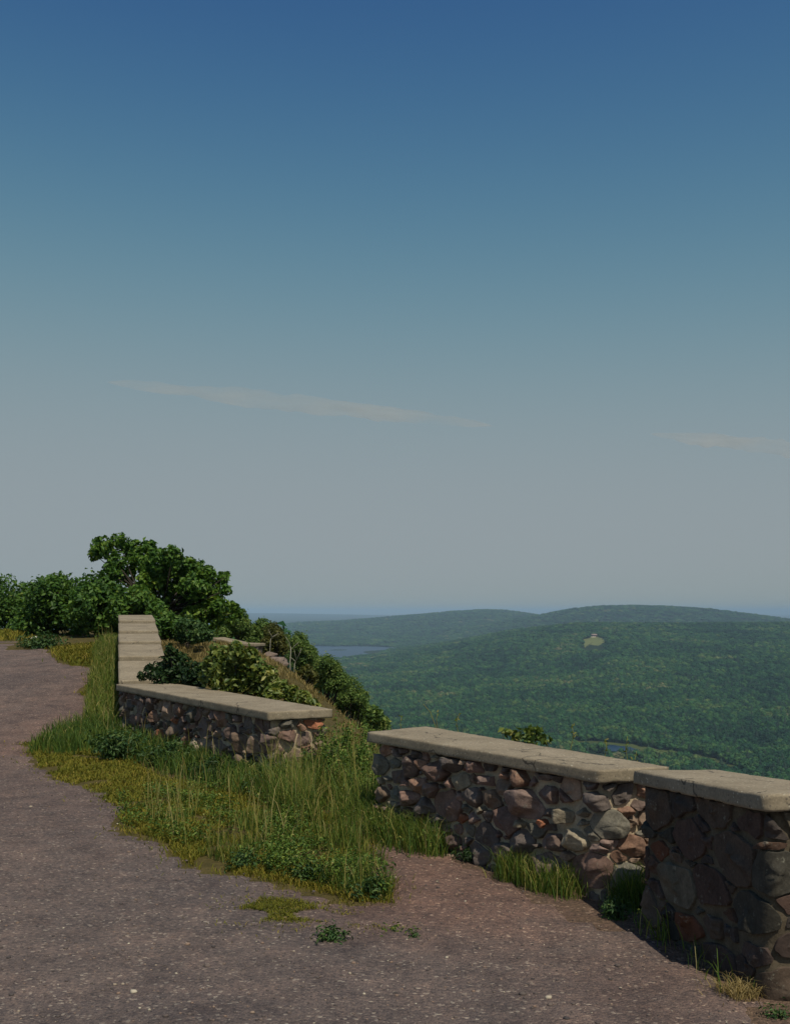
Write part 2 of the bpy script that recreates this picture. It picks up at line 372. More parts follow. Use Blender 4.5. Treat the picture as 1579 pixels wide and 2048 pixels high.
# ------------------------------------------------------------------ road
road_px = [(-60, 1284), (20, 1281), (42, 1273), (46, 1292), (60, 1298), (100, 1299), (104, 1308), (118, 1322), (145, 1332), (200, 1334), (203, 1345), (180, 1352), (186, 1362), (166, 1378), (160, 1388), (186, 1392), (204, 1402),
           (202, 1440), (200, 1462), (150, 1470), (95, 1478), (54, 1488), (62, 1505), (84, 1540), (120, 1560), (190, 1580), (236, 1604), (246, 1622), (226, 1648), (238, 1662), (300, 1678), (345, 1690), (352, 1712), (400, 1738), (440, 1742), (505, 1756), (580, 1770), (640, 1790), (700, 1806), (760, 1814), (780, 1800), (788, 1760),
           (765, 1720), (716, 1690), (690, 1662), (730, 1655), (800, 1672), (850, 1690), (905, 1716), (960, 1740), (1010, 1762), (1060, 1790), (1120, 1820), (1200, 1852), (1262, 1862), (1330, 1890), (1400, 1930), (1470, 1970), (1520, 2010), (1560, 2060), (1640, 2100)]
rp = [G(*q) for q in road_px]
rp += [np.array(q) for q in [(2.0, 2.6), (2.2, 1.5), (3.0, -2.0), (4.0, -20.0), (-14, -20), (-22, 0), (-24, 20), (-20, 30)]]
rp = np.array(rp)
def wiggle(poly, step=.05, amp=.035):
    out = []
    for k in range(len(poly)):
        a, c = poly[k], poly[(k + 1) % len(poly)]; L = np.hypot(*(c - a)); st = step if min(a[1], c[1]) > 1 and max(a[1], c[1]) < 26 else 1.5
        n = max(1, int(L / st)); nrm = np.array([c[1] - a[1], a[0] - c[0]]) / (L + 1e-9)
        for q in range(n):
            p = a + (c - a) * q / n
            w = noise.noise(Vector((p[0] * 2.5, p[1] * 2.5, 3))) * amp * 2.2 + noise.noise(Vector((p[0] * 9, p[1] * 9, 7))) * amp
            out.append(p + nrm * w)
    return np.array(out)
rb = wiggle(rp)
gx = [np.array((x, y)) for x in np.arange(-7, 2.6, .16) for y in np.arange(2, 22, .16)] + [np.array((x, y)) for x in np.arange(-24, 4, .8) for y in np.arange(-20, 32, .8) if not (-7.2 < x < 2.8 and 1.8 < y < 22.2)]
gx = np.array(gx); gx = gx[inside(rb, gx[:, 0], gx[:, 1])]
pts = [Vector(p) for p in rb] + [Vector(p) for p in gx]
res = delaunay_2d_cdt(pts, [], [list(range(len(rb)))], 1, 1e-5)
rv = np.array([(v.x, v.y) for v in res[0]]); rf = np.array([f for f in res[2] if len(f) == 3])
isb = np.array([any(k < len(rb) for k in o) if len(o) else True for o in res[3]])
rz = T(rv[:, 0], rv[:, 1]) + np.where(isb, -.012, .014)
dn = np.maximum(0, 1 - np.hypot((rv[:, 0] - .35) / 1.25, (rv[:, 1] - 6.2) / 1.5))
dirt = np.clip(dn * 1.8, 0, 1)
dirt = np.maximum(dirt, .55 * np.exp(-((rv[:, 0] + 3.9) / 1.0) ** 2) * (rv[:, 1] > 11.5) * (rv[:, 1] < 18))
dirt = np.maximum(dirt, .5 * np.exp(-((rv[:, 0] - 1.2) / .6) ** 2 - ((rv[:, 1] - 4.4) / .7) ** 2))
dirt = np.clip(dirt * .85 + .3 * sst((rv[:, 1] - 5.2) / 4.5) * (1 - .5 * sst((-rv[:, 0] - 4) / 4)), 0, 1)
tag(mesh_obj('road', np.c_[rv, rz], [rf], M_road, None, True, dirt), kind='structure')

# ------------------------------------------------------------------ masonry
def fbm(p, s, o=3):
    return noise.fractal(Vector(p) * s, 1., 2., o)
STONE_COLS = [((.145, .105, .094), 5), ((.10, .083, .078), 4), ((.185, .135, .105), 3), ((.155, .10, .084), 3), ((.23, .095, .055), .45), ((.20, .172, .13), 2), ((.12, .112, .094), 3), ((.19, .115, .085), 2)]
def clip_poly(poly, mx, my, nx, ny):
    out = []; n = len(poly)
    for k in range(n):
        p, q = poly[k], poly[(k + 1) % n]
        dp = (p[0] - mx) * nx + (p[1] - my) * ny; dq = (q[0] - mx) * nx + (q[1] - my) * ny
        if dp <= 0: out.append(p)
        if (dp < 0 < dq) or (dq < 0 < dp):
            t = dp / (dp - dq); out.append((p[0] + (q[0] - p[0]) * t, p[1] + (q[1] - p[1]) * t))
    return out
def masonry(parent, plan, zbot, ztop, cw, ch, seed, proud=(.02, .06), tone=1.):
    """plan: corner points counter-clockwise; ztop(x, y) gives the top of the stonework"""
    rs = np.random.default_rng(seed); plan = [np.array(p, float) for p in plan]; n = len(plan)
    pl, nn = [], []
    for k in range(n):
        a, c, d = plan[k - 1], plan[k], plan[(k + 1) % n]
        u1 = (c - a) / np.linalg.norm(c - a); u2 = (d - c) / np.linalg.norm(d - c); R = .06
        n1 = np.array([u1[1], -u1[0]]); n2 = np.array([u2[1], -u2[0]])
        p0, p1 = c - u1 * R, c + u2 * R
        for t in np.linspace(0, 1, 7):
            pl.append((1 - t) ** 2 * p0 + 2 * t * (1 - t) * c + t * t * p1)
            m = n1 * (1 - t) + n2 * t; nn.append(m / np.linalg.norm(m))
    pl = np.array(pl + [pl[0]]); nn = np.array(nn + [nn[0]])
    cu = np.r_[0, np.cumsum(np.hypot(*np.diff(pl, axis=0).T))]; L = cu[-1]
    def at(u):
        u = np.mod(u, L)
        p = np.stack([np.interp(u, cu, pl[:, 0]), np.interp(u, cu, pl[:, 1])], -1)
        m = np.stack([np.interp(u, cu, nn[:, 0]), np.interp(u, cu, nn[:, 1])], -1); m /= np.linalg.norm(m, axis=-1, keepdims=True)
        return p, m
    # mortar
    nu = int(L / .035); us = np.linspace(0, L, nu, endpoint=False); Pm, Nm = at(us)
    zt = np.array([ztop(*p) for p in Pm]); nv = max(8, int((zt.max() - zbot) / .035))
    MV = []
    for v in range(nv + 1):
        for k in range(nu):
            z = zbot + (zt[k] - zbot) * v / nv
            d = -.012 + .012 * fbm((Pm[k][0], Pm[k][1], z), 9) + .008 * fbm((Pm[k][0], Pm[k][1], z), 28)
            MV.append((Pm[k][0] + Nm[k][0] * d, Pm[k][1] + Nm[k][1] * d, z))
    ii = np.arange(nv)[:, None] * nu; jj = np.arange(nu)[None]
    mq = np.stack([ii + jj, ii + (jj + 1) % nu, ii + nu + (jj + 1) % nu, ii + nu + jj], -1).reshape(-1, 4)
    mesh_obj('mortar', MV, [mq, [list(range(nv * nu, nv * nu + nu))], [list(range(nu))[::-1]]], M_mor if tone > .9 else M_mor_shaded, parent, True)
    # stones
    zmax = zt.max(); seeds = []; sr = []; asp = max(1.25, cw / ch * .85)
    r0 = math.sqrt(cw * ch) / 2
    for big, tries in ((1.5, 60), (1.25, 200), (.95, 700), (.6, 1800), (.42, 2500)):
        for _ in range(tries):
            r = r0 * big * rs.uniform(.9, 1.15); u, v = rs.uniform(0, L), rs.uniform(zbot + r * .3, zmax - r * .3)
            if seeds:
                a_ = np.array(seeds); du = np.abs(a_[:, 0] - u); du = np.minimum(du, L - du)
                if (np.hypot(du, (a_[:, 1] - v) * asp) < .86 * (np.array(sr) + r)).any(): continue
            seeds.append((u, v)); sr.append(r)
    seeds = np.array(seeds); sr = np.array(sr) * rs.uniform(.7, 1.3, len(sr))
    SV, SF, SC = [], [], []; off = 0
    cols = [c for c, _ in STONE_COLS]; pw = np.array([w for _, w in STONE_COLS]); pw = pw / pw.sum()
    allS = np.vstack([seeds, seeds + [L, 0], seeds - [L, 0]]); allW = allS * [1, asp]; allR = np.tile(sr, 3)
    NA = 36
    for si, s in enumerate(seeds):
        w = s * [1, asp]
        poly = [(w[0] - 1, zbot * asp), (w[0] + 1, zbot * asp), (w[0] + 1, zmax * asp), (w[0] - 1, zmax * asp)]
        dd = np.hypot(*(allW - w).T); 
        for k in np.argsort(dd)[1:26]:
            q = allW[k]; tq = min(max(.5 + (sr[si] ** 2 - allR[k] ** 2) / (2 * dd[k] ** 2), .12), .88); mx, my = w + (q - w) * tq; poly = clip_poly(poly, mx, my, *(q - w))
            if len(poly) < 3: break
        for _ in range(rs.integers(0, 3)):
            ta = rs.uniform(0, 2 * math.pi); rr_ = sr[si] * rs.uniform(.62, .95)
            if len(poly) >= 3: poly = clip_poly(poly, w[0] + rr_ * math.cos(ta), w[1] + rr_ * math.sin(ta), math.cos(ta), math.sin(ta))
        if len(poly) < 3: continue
        poly = np.array(poly) / [1, asp]
        c = poly.mean(0)
        for _ in range(0):
            nx = np.roll(poly, -1, 0); poly = np.stack([poly * .9 + nx * .1, poly * .1 + nx * .9], 1).reshape(-1, 2)
        rel = poly - c; ang = np.arctan2(rel[:, 1], rel[:, 0]); o = np.argsort(ang); ra = np.hypot(*rel.T)
        an = np.linspace(-math.pi, math.pi, NA, endpoint=False)
        pa, pb = rel, np.roll(rel, -1, 0); ed = pb - pa; ca, sa = np.cos(an)[:, None], np.sin(an)[:, None]
        den = ca * ed[None, :, 1] - sa * ed[None, :, 0]; tt_ = (pa[None, :, 0] * ed[None, :, 1] - pa[None, :, 1] * ed[None, :, 0]) / np.where(np.abs(den) < 1e-9, 1e-9, den)
        rad = np.where(tt_ > 1e-6, tt_, 9).min(1)
        gap = rs.choice([.004, .008, .013, .02]); rad = np.maximum(rad - gap, .012)
        rad *= 1 + .09 * np.array([fbm((math.cos(t) + s[0] * 7, math.sin(t) + s[1] * 7, seed), 1.5, 4) for t in an])
        facets = [(rs.normal(0, .6), rs.normal(0, .6), rs.uniform(.75, 1.35)) for _ in range(5)]; rr0 = rad.mean()
        h = rs.uniform(*proud) * min(1.25, .55 + .45 * sr[si] / r0); tu, tv = rs.normal(0, .2, 2)
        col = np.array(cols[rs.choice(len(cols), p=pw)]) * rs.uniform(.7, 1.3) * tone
        prof = [(1.0, -.02), (1.0, .5), (.97, .86), (.88, .98), (.74, 1.0), (.56, 1.02), (.36, 1.03), (.14, 1.03)]
        ids = []
        for (f, dpt) in prof:
            uu = c[0] + rad * f * np.cos(an); vv = c[1] + rad * f * np.sin(an)
            pp, mm = at(uu)
            for k in range(NA):
                z = min(vv[k], ztop(*pp[k]) - .004)
                d = h * dpt if dpt > 0 else -.03
                if dpt > .3:
                    du_, dv_ = uu[k] - c[0], vv[k] - c[1]
                    d += (tu * du_ + tv * dv_) * min(1, dpt)
                    d = min([d] + [h * fh + fa * du_ + fb * dv_ for fa, fb, fh in facets])
                    d += .010 * fbm((pp[k][0] + seed, pp[k][1], z), 14, 4) + .009 * fbm((pp[k][0], pp[k][1], z + seed), 34)
                    d = max(d, .004)
                SV.append((pp[k][0] + mm[k][0] * d, pp[k][1] + mm[k][1] * d, z)); SC.append(col)
        np_ = len(prof)
        for r in range(np_ - 1):
            for k in range(NA):
                SF.append((off + r * NA + k, off + r * NA + (k + 1) % NA, off + (r + 1) * NA + (k + 1) % NA, off + (r + 1) * NA + k))
        SV.append(tuple(np.mean(np.array(SV[-NA:]), 0))); SC.append(col)
        cap = [(off + (np_ - 1) * NA + k, off + (np_ - 1) * NA + (k + 1) % NA, off + np_ * NA) for k in range(NA)]
        ids.append(cap); off += np_ * NA + 1
        SFt.extend(cap)
    o = mesh_obj('stonework', SV, [SF, SFt], M_sto, parent, False, None, np.array(SC)); SFt.clear()
    return o
SFt = []

def slab(name, top, thick, parent, seed=0, chip=1.):
    """concrete coping: four top corners (counter-clockwise), worn edges"""
    top = [Vector(t) for t in top]
    L1 = (top[1] - top[0]).length; L2 = (top[3] - top[0]).length
    n1, n2, n3 = max(8, int(L1 / .035)), max(6, int(L2 / .035)), 6
    def tri(u, v, w):
        a = top[0].lerp(top[1], u); c = top[3].lerp(top[2], u); p = a.lerp(c, v)
        return Vector((p.x, p.y, p.z - thick * (1 - w)))
    cen = (top[0] + top[1] + top[2] + top[3]) / 4
    idx = {}; V = []; Fc = []
    def vid(i, j, k):
        key = (i, j, k)
        if key in idx: return idx[key]
        u, v, w = i / n1, j / n2, k / n3; p = tri(u, v, w)
        du, dv, dw = min(u, 1 - u) * L1, min(v, 1 - v) * L2, min(w, 1 - w) * thick
        ds = sorted((du, dv, dw)); R = .007
        if ds[1] < R:                                     # near an edge: round and chip it
            t = 1 - ds[1] / R
            cc = tri(min(max(u, R / L1), 1 - R / L1), min(max(v, R / L2), 1 - R / L2), min(max(w, R / thick), 1 - R / thick))
            f = .28 * t + chip * max(0, fbm((p.x * 1 + seed, p.y, p.z), 16) - .10) * 1.3 * t
            p = p.lerp(cc, min(f, 1.0))
        p += Vector((fbm((p.x, p.y + 9, p.z), 14), fbm((p.x + 7, p.y, p.z), 14), fbm((p.x, p.y, p.z + 5), 5) * .9)) * .0016
        idx[key] = len(V); V.append(p[:]); return idx[key]
    def grid(f, a, c, flip):
        for x in range(a):
            for y in range(c):
                q = [f(x, y), f(x + 1, y), f(x + 1, y + 1), f(x, y + 1)]
                Fc.append(q[::-1] if flip else q)
    grid(lambda x, y: vid(x, y, n3), n1, n2, False); grid(lambda x, y: vid(x, y, 0), n1, n2, True)
    grid(lambda x, y: vid(x, 0, y), n1, n3, False); grid(lambda x, y: vid(x, n2, y), n1, n3, True)
    grid(lambda x, y: vid(0, x, y), n2, n3, True); grid(lambda x, y: vid(n1, x, y), n2, n3, False)
    return mesh_obj(name, V, [Fc], M_con, parent, False)

def plane_z(c):
    A = np.c_[[[p.x, p.y, 1] for p in c]]; s, *_ = np.linalg.lstsq(A, np.array([p.z for p in c]), rcond=None)
    return lambda x, y: s[0] * x + s[1] * y + s[2]
def inset_plan(c, d):
    c2 = [np.array((p.x, p.y)) for p in c]; n = len(c2); out = []
    for k in range(n):
        a, b_, e = c2[k - 1], c2[k], c2[(k + 1) % n]
        u1 = (b_ - a) / np.linalg.norm(b_ - a); u2 = (e - b_) / np.linalg.norm(e - b_)
        n1 = np.array([-u1[1], u1[0]]); n2 = np.array([-u2[1], u2[0]])
        Mx = np.array([n1, n2]); out.append(np.linalg.solve(Mx, [n1 @ b_ + d, n2 @ b_ + d]))
    return out
def stone_wall(label, corners, thick, cw, ch, seed, over=.065, base=None, proud=(.02, .055), tone=1.):
    """corners of the coping's top, counter-clockwise from above"""
    cen = sum(corners, Vector()) / 4
    zb = min(Tz(p.x, p.y) for p in corners) - .12 if base is None else base
    t = tag(empty('stone_wall', (cen.x, cen.y, zb)), label, 'stone wall', 'rubble stone walls with concrete coping')
    zf = plane_z(corners)
    masonry(t, inset_plan(corners, over), zb, lambda x, y: zf(x, y) - thick - .002, cw, ch, seed, proud, tone)
    slab('coping_slab', corners, thick, t, seed)
    return t

def ccw(pts):
    a = sum(pts[k].x * pts[(k + 1) % 4].y - pts[(k + 1) % 4].x * pts[k].y for k in range(4))
    return pts if a > 0 else pts[::-1]
# right-hand wall (near), middle wall, wall left of the gap
aF = P(1527, 1589, .86); aN = P(1264, 1539.5, .776); aL = P(1431, 1538.5, .776)
aR = aF + Vector((.46, .06, 0)); aR.z = .86
A_c = ccw([aN, aF, aR, aL])
stone_wall('darkest stone wall nearest the viewer, its long face in deep shade under the coping', A_c, .073, .30, .16, 11, .035, None, (.01, .035), .48)  # stones browner by nature; tone darkens them further, painting in the face's shade
B_c = ccw([P(732, 1463, .73), P(1199, 1541, .73), P(1337, 1533, .73), P(852, 1452, .73)])
stone_wall('longest fully visible stone wall beside the reddish dirt, rust-red block near its sunlit end', B_c, .075, .20, .12, 23, .058, None, (.025, .085), 1.25)
C_c = ccw([P(232, 1368, .67), P(537, 1424, .67), P(665, 1417.5, .67), P(345, 1365.5, .67)])
stone_wall('half-overgrown stone wall behind the grass, joining the stepped wall at one end', C_c, .085, .25, .15, 37, .06, None, (.025, .085), 1.2)
# stepped wall climbing the slope
def DL(y): return -.2628 * y
segs = [(13.83, 15.15, 1361, 1321), (15.15, 16.35, 1312.5, 1288.5), (16.35, 17.6, 1283, 1267), (17.6, 19.0, 1261.5, 1246.5), (19.0, 20.7, 1241, 1229.8)]
dt = tag(empty('stepped_wall', (-4.2, 16.8, .4)), 'stepped stone wall topped by five sunlit concrete slabs climbing the slope', 'stone wall')
zpts = []
for k, (y0, y1, p0, p1) in enumerate(segs):
    z0 = EYE - (p0 - HY) * y0 / F; z1 = EYE - (p1 - HY) * y1 / F
    w = .63; sk = .16
    c = [Vector((DL(y0), y0, z0)), Vector((DL(y0) + w, y0 + sk, z0)), Vector((DL(y1) + w, y1 + sk - .03, z1)), Vector((DL(y1), y1 - .03, z1))]
    slab('coping_slab', ccw(c), .085, dt, 50 + k, 1.3)
    zpts.append((y0, y1, z0, z1))
def zD(x, y):
    for (y0, y1, z0, z1) in zpts:
        if y < y1 or y1 > 20: return z0 + (z1 - z0) * min(max((y - y0) / (y1 - y0), 0), 1) - .1
dc = [Vector((DL(13.9), 13.9, 0)), Vector((DL(13.9) + .63, 14.06, 0)), Vector((DL(20.68) + .63, 20.82, 0)), Vector((DL(20.68), 20.68, 0))]
masonry(dt, inset_plan(ccw(dc), .055), -.1, zD, .3, .18, 61)

# two low walls on the slope beyond
def small_wall(label, pts, y, thick, dep, seed):
    a, c = PY(*pts[0], y), PY(*pts[1], y - .2); back = Vector((dep * .35, dep, 0))
    cs = ccw([a, c, c + back, a + back])
    stone_wall(label, cs, thick, .25, .14, seed, .05, base=min(p.z for p in cs) - .6)
small_wall('small tilted stone wall on the slope beyond the pale-leaved shrub, rough underside showing', [(424, 1275), (471, 1285)], 25., .085, .55, 71)
small_wall('small level stone wall on the slope beyond the pale-leaved shrub, reddish stone below', [(470, 1286), (510.5, 1287.5)], 24.3, .07, .5, 73)

# ------------------------------------------------------------------ foliage helpers
def leaves(name, C, N, size, tint, mat, parent=None, aspect=.42, fold=.18):
    C = np.asarray(C); n = len(C); N = N / (np.linalg.norm(N, axis=1)[:, None] + 1e-9)
    r = rng.normal(size=(n, 3)); a = np.cross(N, r); a /= np.linalg.norm(a, axis=1)[:, None] + 1e-9; b_ = np.cross(N, a)
    s = np.broadcast_to(size, (n,))[:, None]
    v0 = C - a * s * .5; v2 = C + a * s * .5 - N * s * .08
    v1 = C + b_ * s * aspect * .5 + N * s * fold; v3 = C - b_ * s * aspect * .5 + N * s * fold
    Vv = np.stack([v0, v1, v2, v3], 1).reshape(-1, 3)
    k = np.arange(n)[:, None] * 4
    Fc = np.concatenate([k + [[0, 1, 2]], k + [[0, 2, 3]]], 0)
    return mesh_obj(name, Vv, [Fc], mat, parent, False, np.repeat(tint, 4))
def crown_pts(clumps, n, shell=.45):
    """clumps: (x,y,z,rx,ry,rz)"""
    cl = np.array(clumps); w = (cl[:, 3] * cl[:, 5]); k = rng.choice(len(cl), n, p=w / w.sum())
    d = rng.normal(size=(n, 3)); d /= np.linalg.norm(d, axis=1)[:, None]
    f = shell + (1.08 - shell) * rng.uniform(0, 1, n) ** .6; f = np.where(rng.uniform(0, 1, n) < .10, f * rng.uniform(1., 1.28, n), f)
    # break each clump into twigs: pull leaves toward random twig tips
    C = cl[k, :3] + d * f[:, None] * cl[k, 3:6]
    nz = np.array([noise.noise(Vector(c * (1.6 / cl[kk, 3]))) for c, kk in zip(C, k)])
    keep = nz > -.12
    C, d, k = C[keep], d[keep], k[keep]
    N = d * .55 + rng.normal(0, .55, C.shape) + [0, 0, .35]
    tint = np.clip(.42 + .35 * rng.normal(0, .6, len(C)) + (rng.uniform(0, 1, len(cl))[k] - .5) * .3, 0, 1)
    return C, N, tint
def px_clumps(lst, y, depth=1., dj=.6):
    out = []
    for (px, py, r) in lst:
        yy = y + rng.normal(0, dj) * .5; c = PY(px, py, yy); R = r * yy / F
        out.append((c.x, c.y, c.z, R, R * depth, R))
    return out
def branches(mb, base, clumps, r0, fork=.45):
    base = np.array(base)
    cm = np.array(clumps)[:, :3].mean(0); mid = base + (cm - base) * fork + rng.normal(0, .05, 3)
    tube(mb, [base - [0, 0, .15], base * .5 + mid * .5 + rng.normal(0, .04, 3), mid], [r0, r0 * .8, r0 * .65], 7)
    for c in clumps:
        e = np.array(c[:3]); q = mid + (e - mid) * .5 + rng.normal(0, .06, 3) + [0, 0, -.05]
        tube(mb, [mid, q, e], [r0 * .5, r0 * .32, r0 * .1], 5)
def tree(name, label, cat, cl, base, r0, n, leaf, mat, bark=None, group=None, shell=.3, aspect=.55, pn=('crown', 'trunk')):
    t = tag(empty(name, base), label, cat, group)
    C, N, ti = crown_pts(cl, n, shell)
    leaves(pn[0], C, N, leaf * rng.uniform(.7, 1.25, len(C)), ti, mat, t, aspect)
    mb = MB(); branches(mb, base, cl, r0); mb.build(pn[1], bark or M_bark, t, True)
    return t
def gbase(px, y):
    x = (px - CX) * y / F; return (x, y, Tz(x, y))

# ------------------------------------------------------------------ the oak and bushes on the crest
oak = [(205, 1094, 20), (238, 1086, 18), (190, 1109, 12), (268, 1100, 20), (300, 1103, 22), (345, 1112, 20), (318, 1128, 26), (278, 1128, 24), (232, 1122, 20), (222, 1146, 18), (250, 1152, 18), (365, 1135, 26), (392, 1132, 14), (412, 1150, 18), (443, 1158, 13), (455, 1150, 6), (340, 1160, 30), (390, 1172, 28), (300, 1165, 26), (425, 1186, 22), (452, 1180, 10), (360, 1196, 32), (405, 1208, 28), (440, 1212, 18), (466, 1214, 11), (320, 1204, 20), (345, 1228, 24), (390, 1236, 24), (430, 1236, 22), (478, 1226, 9), (455, 1236, 14)]
ocl = px_clumps(oak, 26.5, 1.5, 1.2)
tree('oak_tree', 'wind-shaped broad oak with its crown swept over the top of the stepped wall', 'tree', ocl, gbase(300, 26.0), .07, 18000, .14, M_oak)
def bushy(px, top, bot, half, y, seed, n=16):
    rs = np.random.default_rng(seed); out = []
    for k in range(n):
        t = rs.uniform(-1, 1); hh = (bot - top); cy = bot - hh * (.25 + .6 * rs.uniform(0, 1) * (1 - .75 * t * t))
        out.append((px + t * half * .82, cy, rs.uniform(.22, .36) * min(half * 1.3, hh)))
    out.append((px + rs.normal(0, half * .15), top + .26 * hh, .27 * hh))
    return px_clumps(out, y, 1.4, .9)
tree('bush', 'dark green bush at the far bend of the road, beside the taller bushes', 'bush', bushy(10, 1151, 1272, 84, 36, 1, 28), gbase(12, 36), .06, 12500, .14, M_bush, pn=('foliage', 'stem'))
tree('bush', 'broad dark bush at the edge of the gravel, white-flowered weeds at its foot', 'bush', bushy(115, 1155, 1290, 80, 27, 2, 30), gbase(118, 27), .06, 15500, .13, M_bush, pn=('foliage', 'stem'))
tree('bush', 'tall leafy bush between the broad dark bush and the top of the stepped wall', 'bush', bushy(205, 1142, 1288, 66, 25, 3, 30), gbase(205, 25), .06, 14000, .13, M_bush, pn=('foliage', 'stem'))
tree('bush', 'low dark bush in the shade under the oak, behind the topmost slab', 'bush', bushy(280, 1176, 1252, 46, 24.5, 4, 14), gbase(275, 24.5), .05, 5500, .13, M_bush, pn=('foliage', 'stem'))
tree('shrub', 'grey-green shrub right beside the upper slabs of the stepped wall', 'shrub', bushy(378, 1240, 1286, 44, 20.8, 5, 12), gbase(378, 20.8), .03, 3800, .09, M_weed, pn=('foliage', 'stem'))
# shrubs by the low walls
tree('shrub', 'dark leafy shrub leaning over the lowest slabs of the stepped wall', 'shrub', px_clumps([(345, 1312, 17), (360, 1330, 24), (330, 1336, 22), (302, 1342, 14), (285, 1352, 9), (318, 1352, 16), (350, 1356, 22), (385, 1350, 26), (410, 1345, 22), (340, 1296, 8), (395, 1368, 16)], 13.6, 1.2, .2), gbase(370, 14.3), .025, 3000, .075, M_dshrub, pn=('foliage', 'stem'))
tree('shrub', 'large pale yellow-green shrub rising behind the half-overgrown wall', 'shrub', px_clumps([(438, 1306, 18), (470, 1304, 20), (498, 1312, 18), (430, 1330, 24), (466, 1334, 28), (505, 1338, 26), (535, 1350, 20), (450, 1362, 26), (490, 1368, 28), (530, 1376, 24), (418, 1356, 18), (555, 1380, 16)], 12.6, 1.3, .3), gbase(480, 12.9), .03, 4600, .085, M_shrub, pn=('foliage', 'stem'))
tree('shrub', 'low pale shrub trailing down the slope beyond the coping corner', 'shrub', px_clumps([(560, 1378, 18), (585, 1388, 16), (545, 1390, 16), (606, 1396, 13), (622, 1406, 10), (580, 1402, 12), (632, 1412, 7)], 11.9, 1.2, .2), gbase(590, 12.0), .02, 1500, .08, M_shrub, pn=('foliage', 'stem'))
tree('shrub', 'small pale-leaved shrub peeping over the longest wall from behind', 'shrub', px_clumps([(1012, 1466, 7), (1030, 1470, 9), (1048, 1468, 12), (1066, 1464, 13), (1080, 1470, 12), (1060, 1482, 16), (1094, 1482, 8), (1001, 1463, 4), (1030, 1484, 12)], 7.6, 1.1, .1), (1.0, 7.6, Tz(1.0, 7.6)), .015, 330, .055, M_shrub, pn=('foliage', 'stem'))

# trees descending the bluff beyond the oak
def slope_tree(label, px, top, bot, half, y, seed, n, leaf, mat, lean=None):
    cl = bushy(px, top, bot, half, y, seed, 14); x = (px - CX) * y / F; zb = min(Tz(x, y), EYE - (bot - HY) * y / F)
    return tree('slope_tree', label, 'tree', cl, (x, y, zb), .07, n, leaf, mat, group='trees on the bluff slope')
slope_tree('dark green tree touching the low end of the oak crown', 470, 1216, 1290, 36, 38, 11, 13000, .095, M_slope)
slope_tree('green tree on the slope just past the two small walls', 522, 1238, 1312, 30, 40, 12, 12000, .095, M_slope)
slope_tree('olive-brown topped tree on the slope with a pale bare branch', 545, 1247, 1320, 26, 37, 13, 9000, .085, M_olive)
slope_tree('dark green tree around the white dead trunks', 592, 1264, 1345, 32, 42, 14, 13000, .095, M_slope)
slope_tree('rounded tree on the steep slope below the dry grass', 652, 1310, 1400, 42, 34, 15, 15000, .08, M_slope)
slope_tree('dark tree lowest on the slope before the valley', 700, 1356, 1450, 36, 37, 16, 13000, .085, M_slope)
slope_tree('bluish green tree beyond the rounded slope tree', 628, 1290, 1370, 36, 60, 17, 14000, .12, M_slope)
slope_tree('small yellowish tree at the lower rim of the dry grass', 612, 1330, 1372, 22, 30, 18, 1900, .13, M_olive)
slope_tree('small dark tree below the rim beside the bare reddish bank', 752, 1412, 1480, 26, 36, 19, 3000, .16, M_slope)
tree('bush', 'dark undergrowth bush closing the gap between the oak trunk and the grey-green shrub', 'bush', bushy(335, 1222, 1282, 46, 24, 21, 16), gbase(335, 24), .04, 5200, .13, M_bush, pn=('foliage', 'stem'))
def copy_tree(src, label, px, top, y, s_, rz):
    r = src.copy(); COL.objects.link(r); r['label'] = label; r['_copy'] = 1
    x = (px - CX) * y / F; r['_at'] = (x, y, EYE - (top - HY) * y / F, s_, rz)
    for ch in src.children:
        c = ch.copy(); COL.objects.link(c); c.parent = r
    return r
st_ = [o for o in COL.objects if o.name.startswith('slope_tree')]
COP = [(0, 566, 1262, 62, 1.5), (1, 600, 1285, 75, 1.7), (4, 640, 1308, 52, 1.2), (5, 672, 1330, 70, 1.6), (1, 690, 1352, 55, 1.2), (4, 716, 1376, 64, 1.4), (0, 640, 1330, 90, 2.0), (1, 664, 1352, 100, 2.2), (5, 690, 1380, 95, 2.1), (4, 722, 1404, 80, 1.7), (0, 746, 1428, 72, 1.5), (1, 614, 1300, 120, 2.6), (4, 644, 1322, 150, 3.2), (5, 676, 1352, 160, 3.4), (1, 706, 1384, 140, 3.0), (0, 740, 1412, 130, 2.8), (4, 770, 1440, 110, 2.3), (1, 790, 1462, 150, 3.0), (5, 590, 1278, 170, 3.4), (0, 620, 1296, 190, 3.8)]
COP = [c for i_, c in enumerate(COP) if i_ not in (5, 6, 8, 12, 13, 14, 15, 16, 17, 19)]
for k, px, top, y, s_ in COP:
    copy_tree(st_[k], 'leafy green tree lower on the bluff slope, one of the mass below the rim', px, top, y, s_ * .62, rng.uniform(0, 6.28))
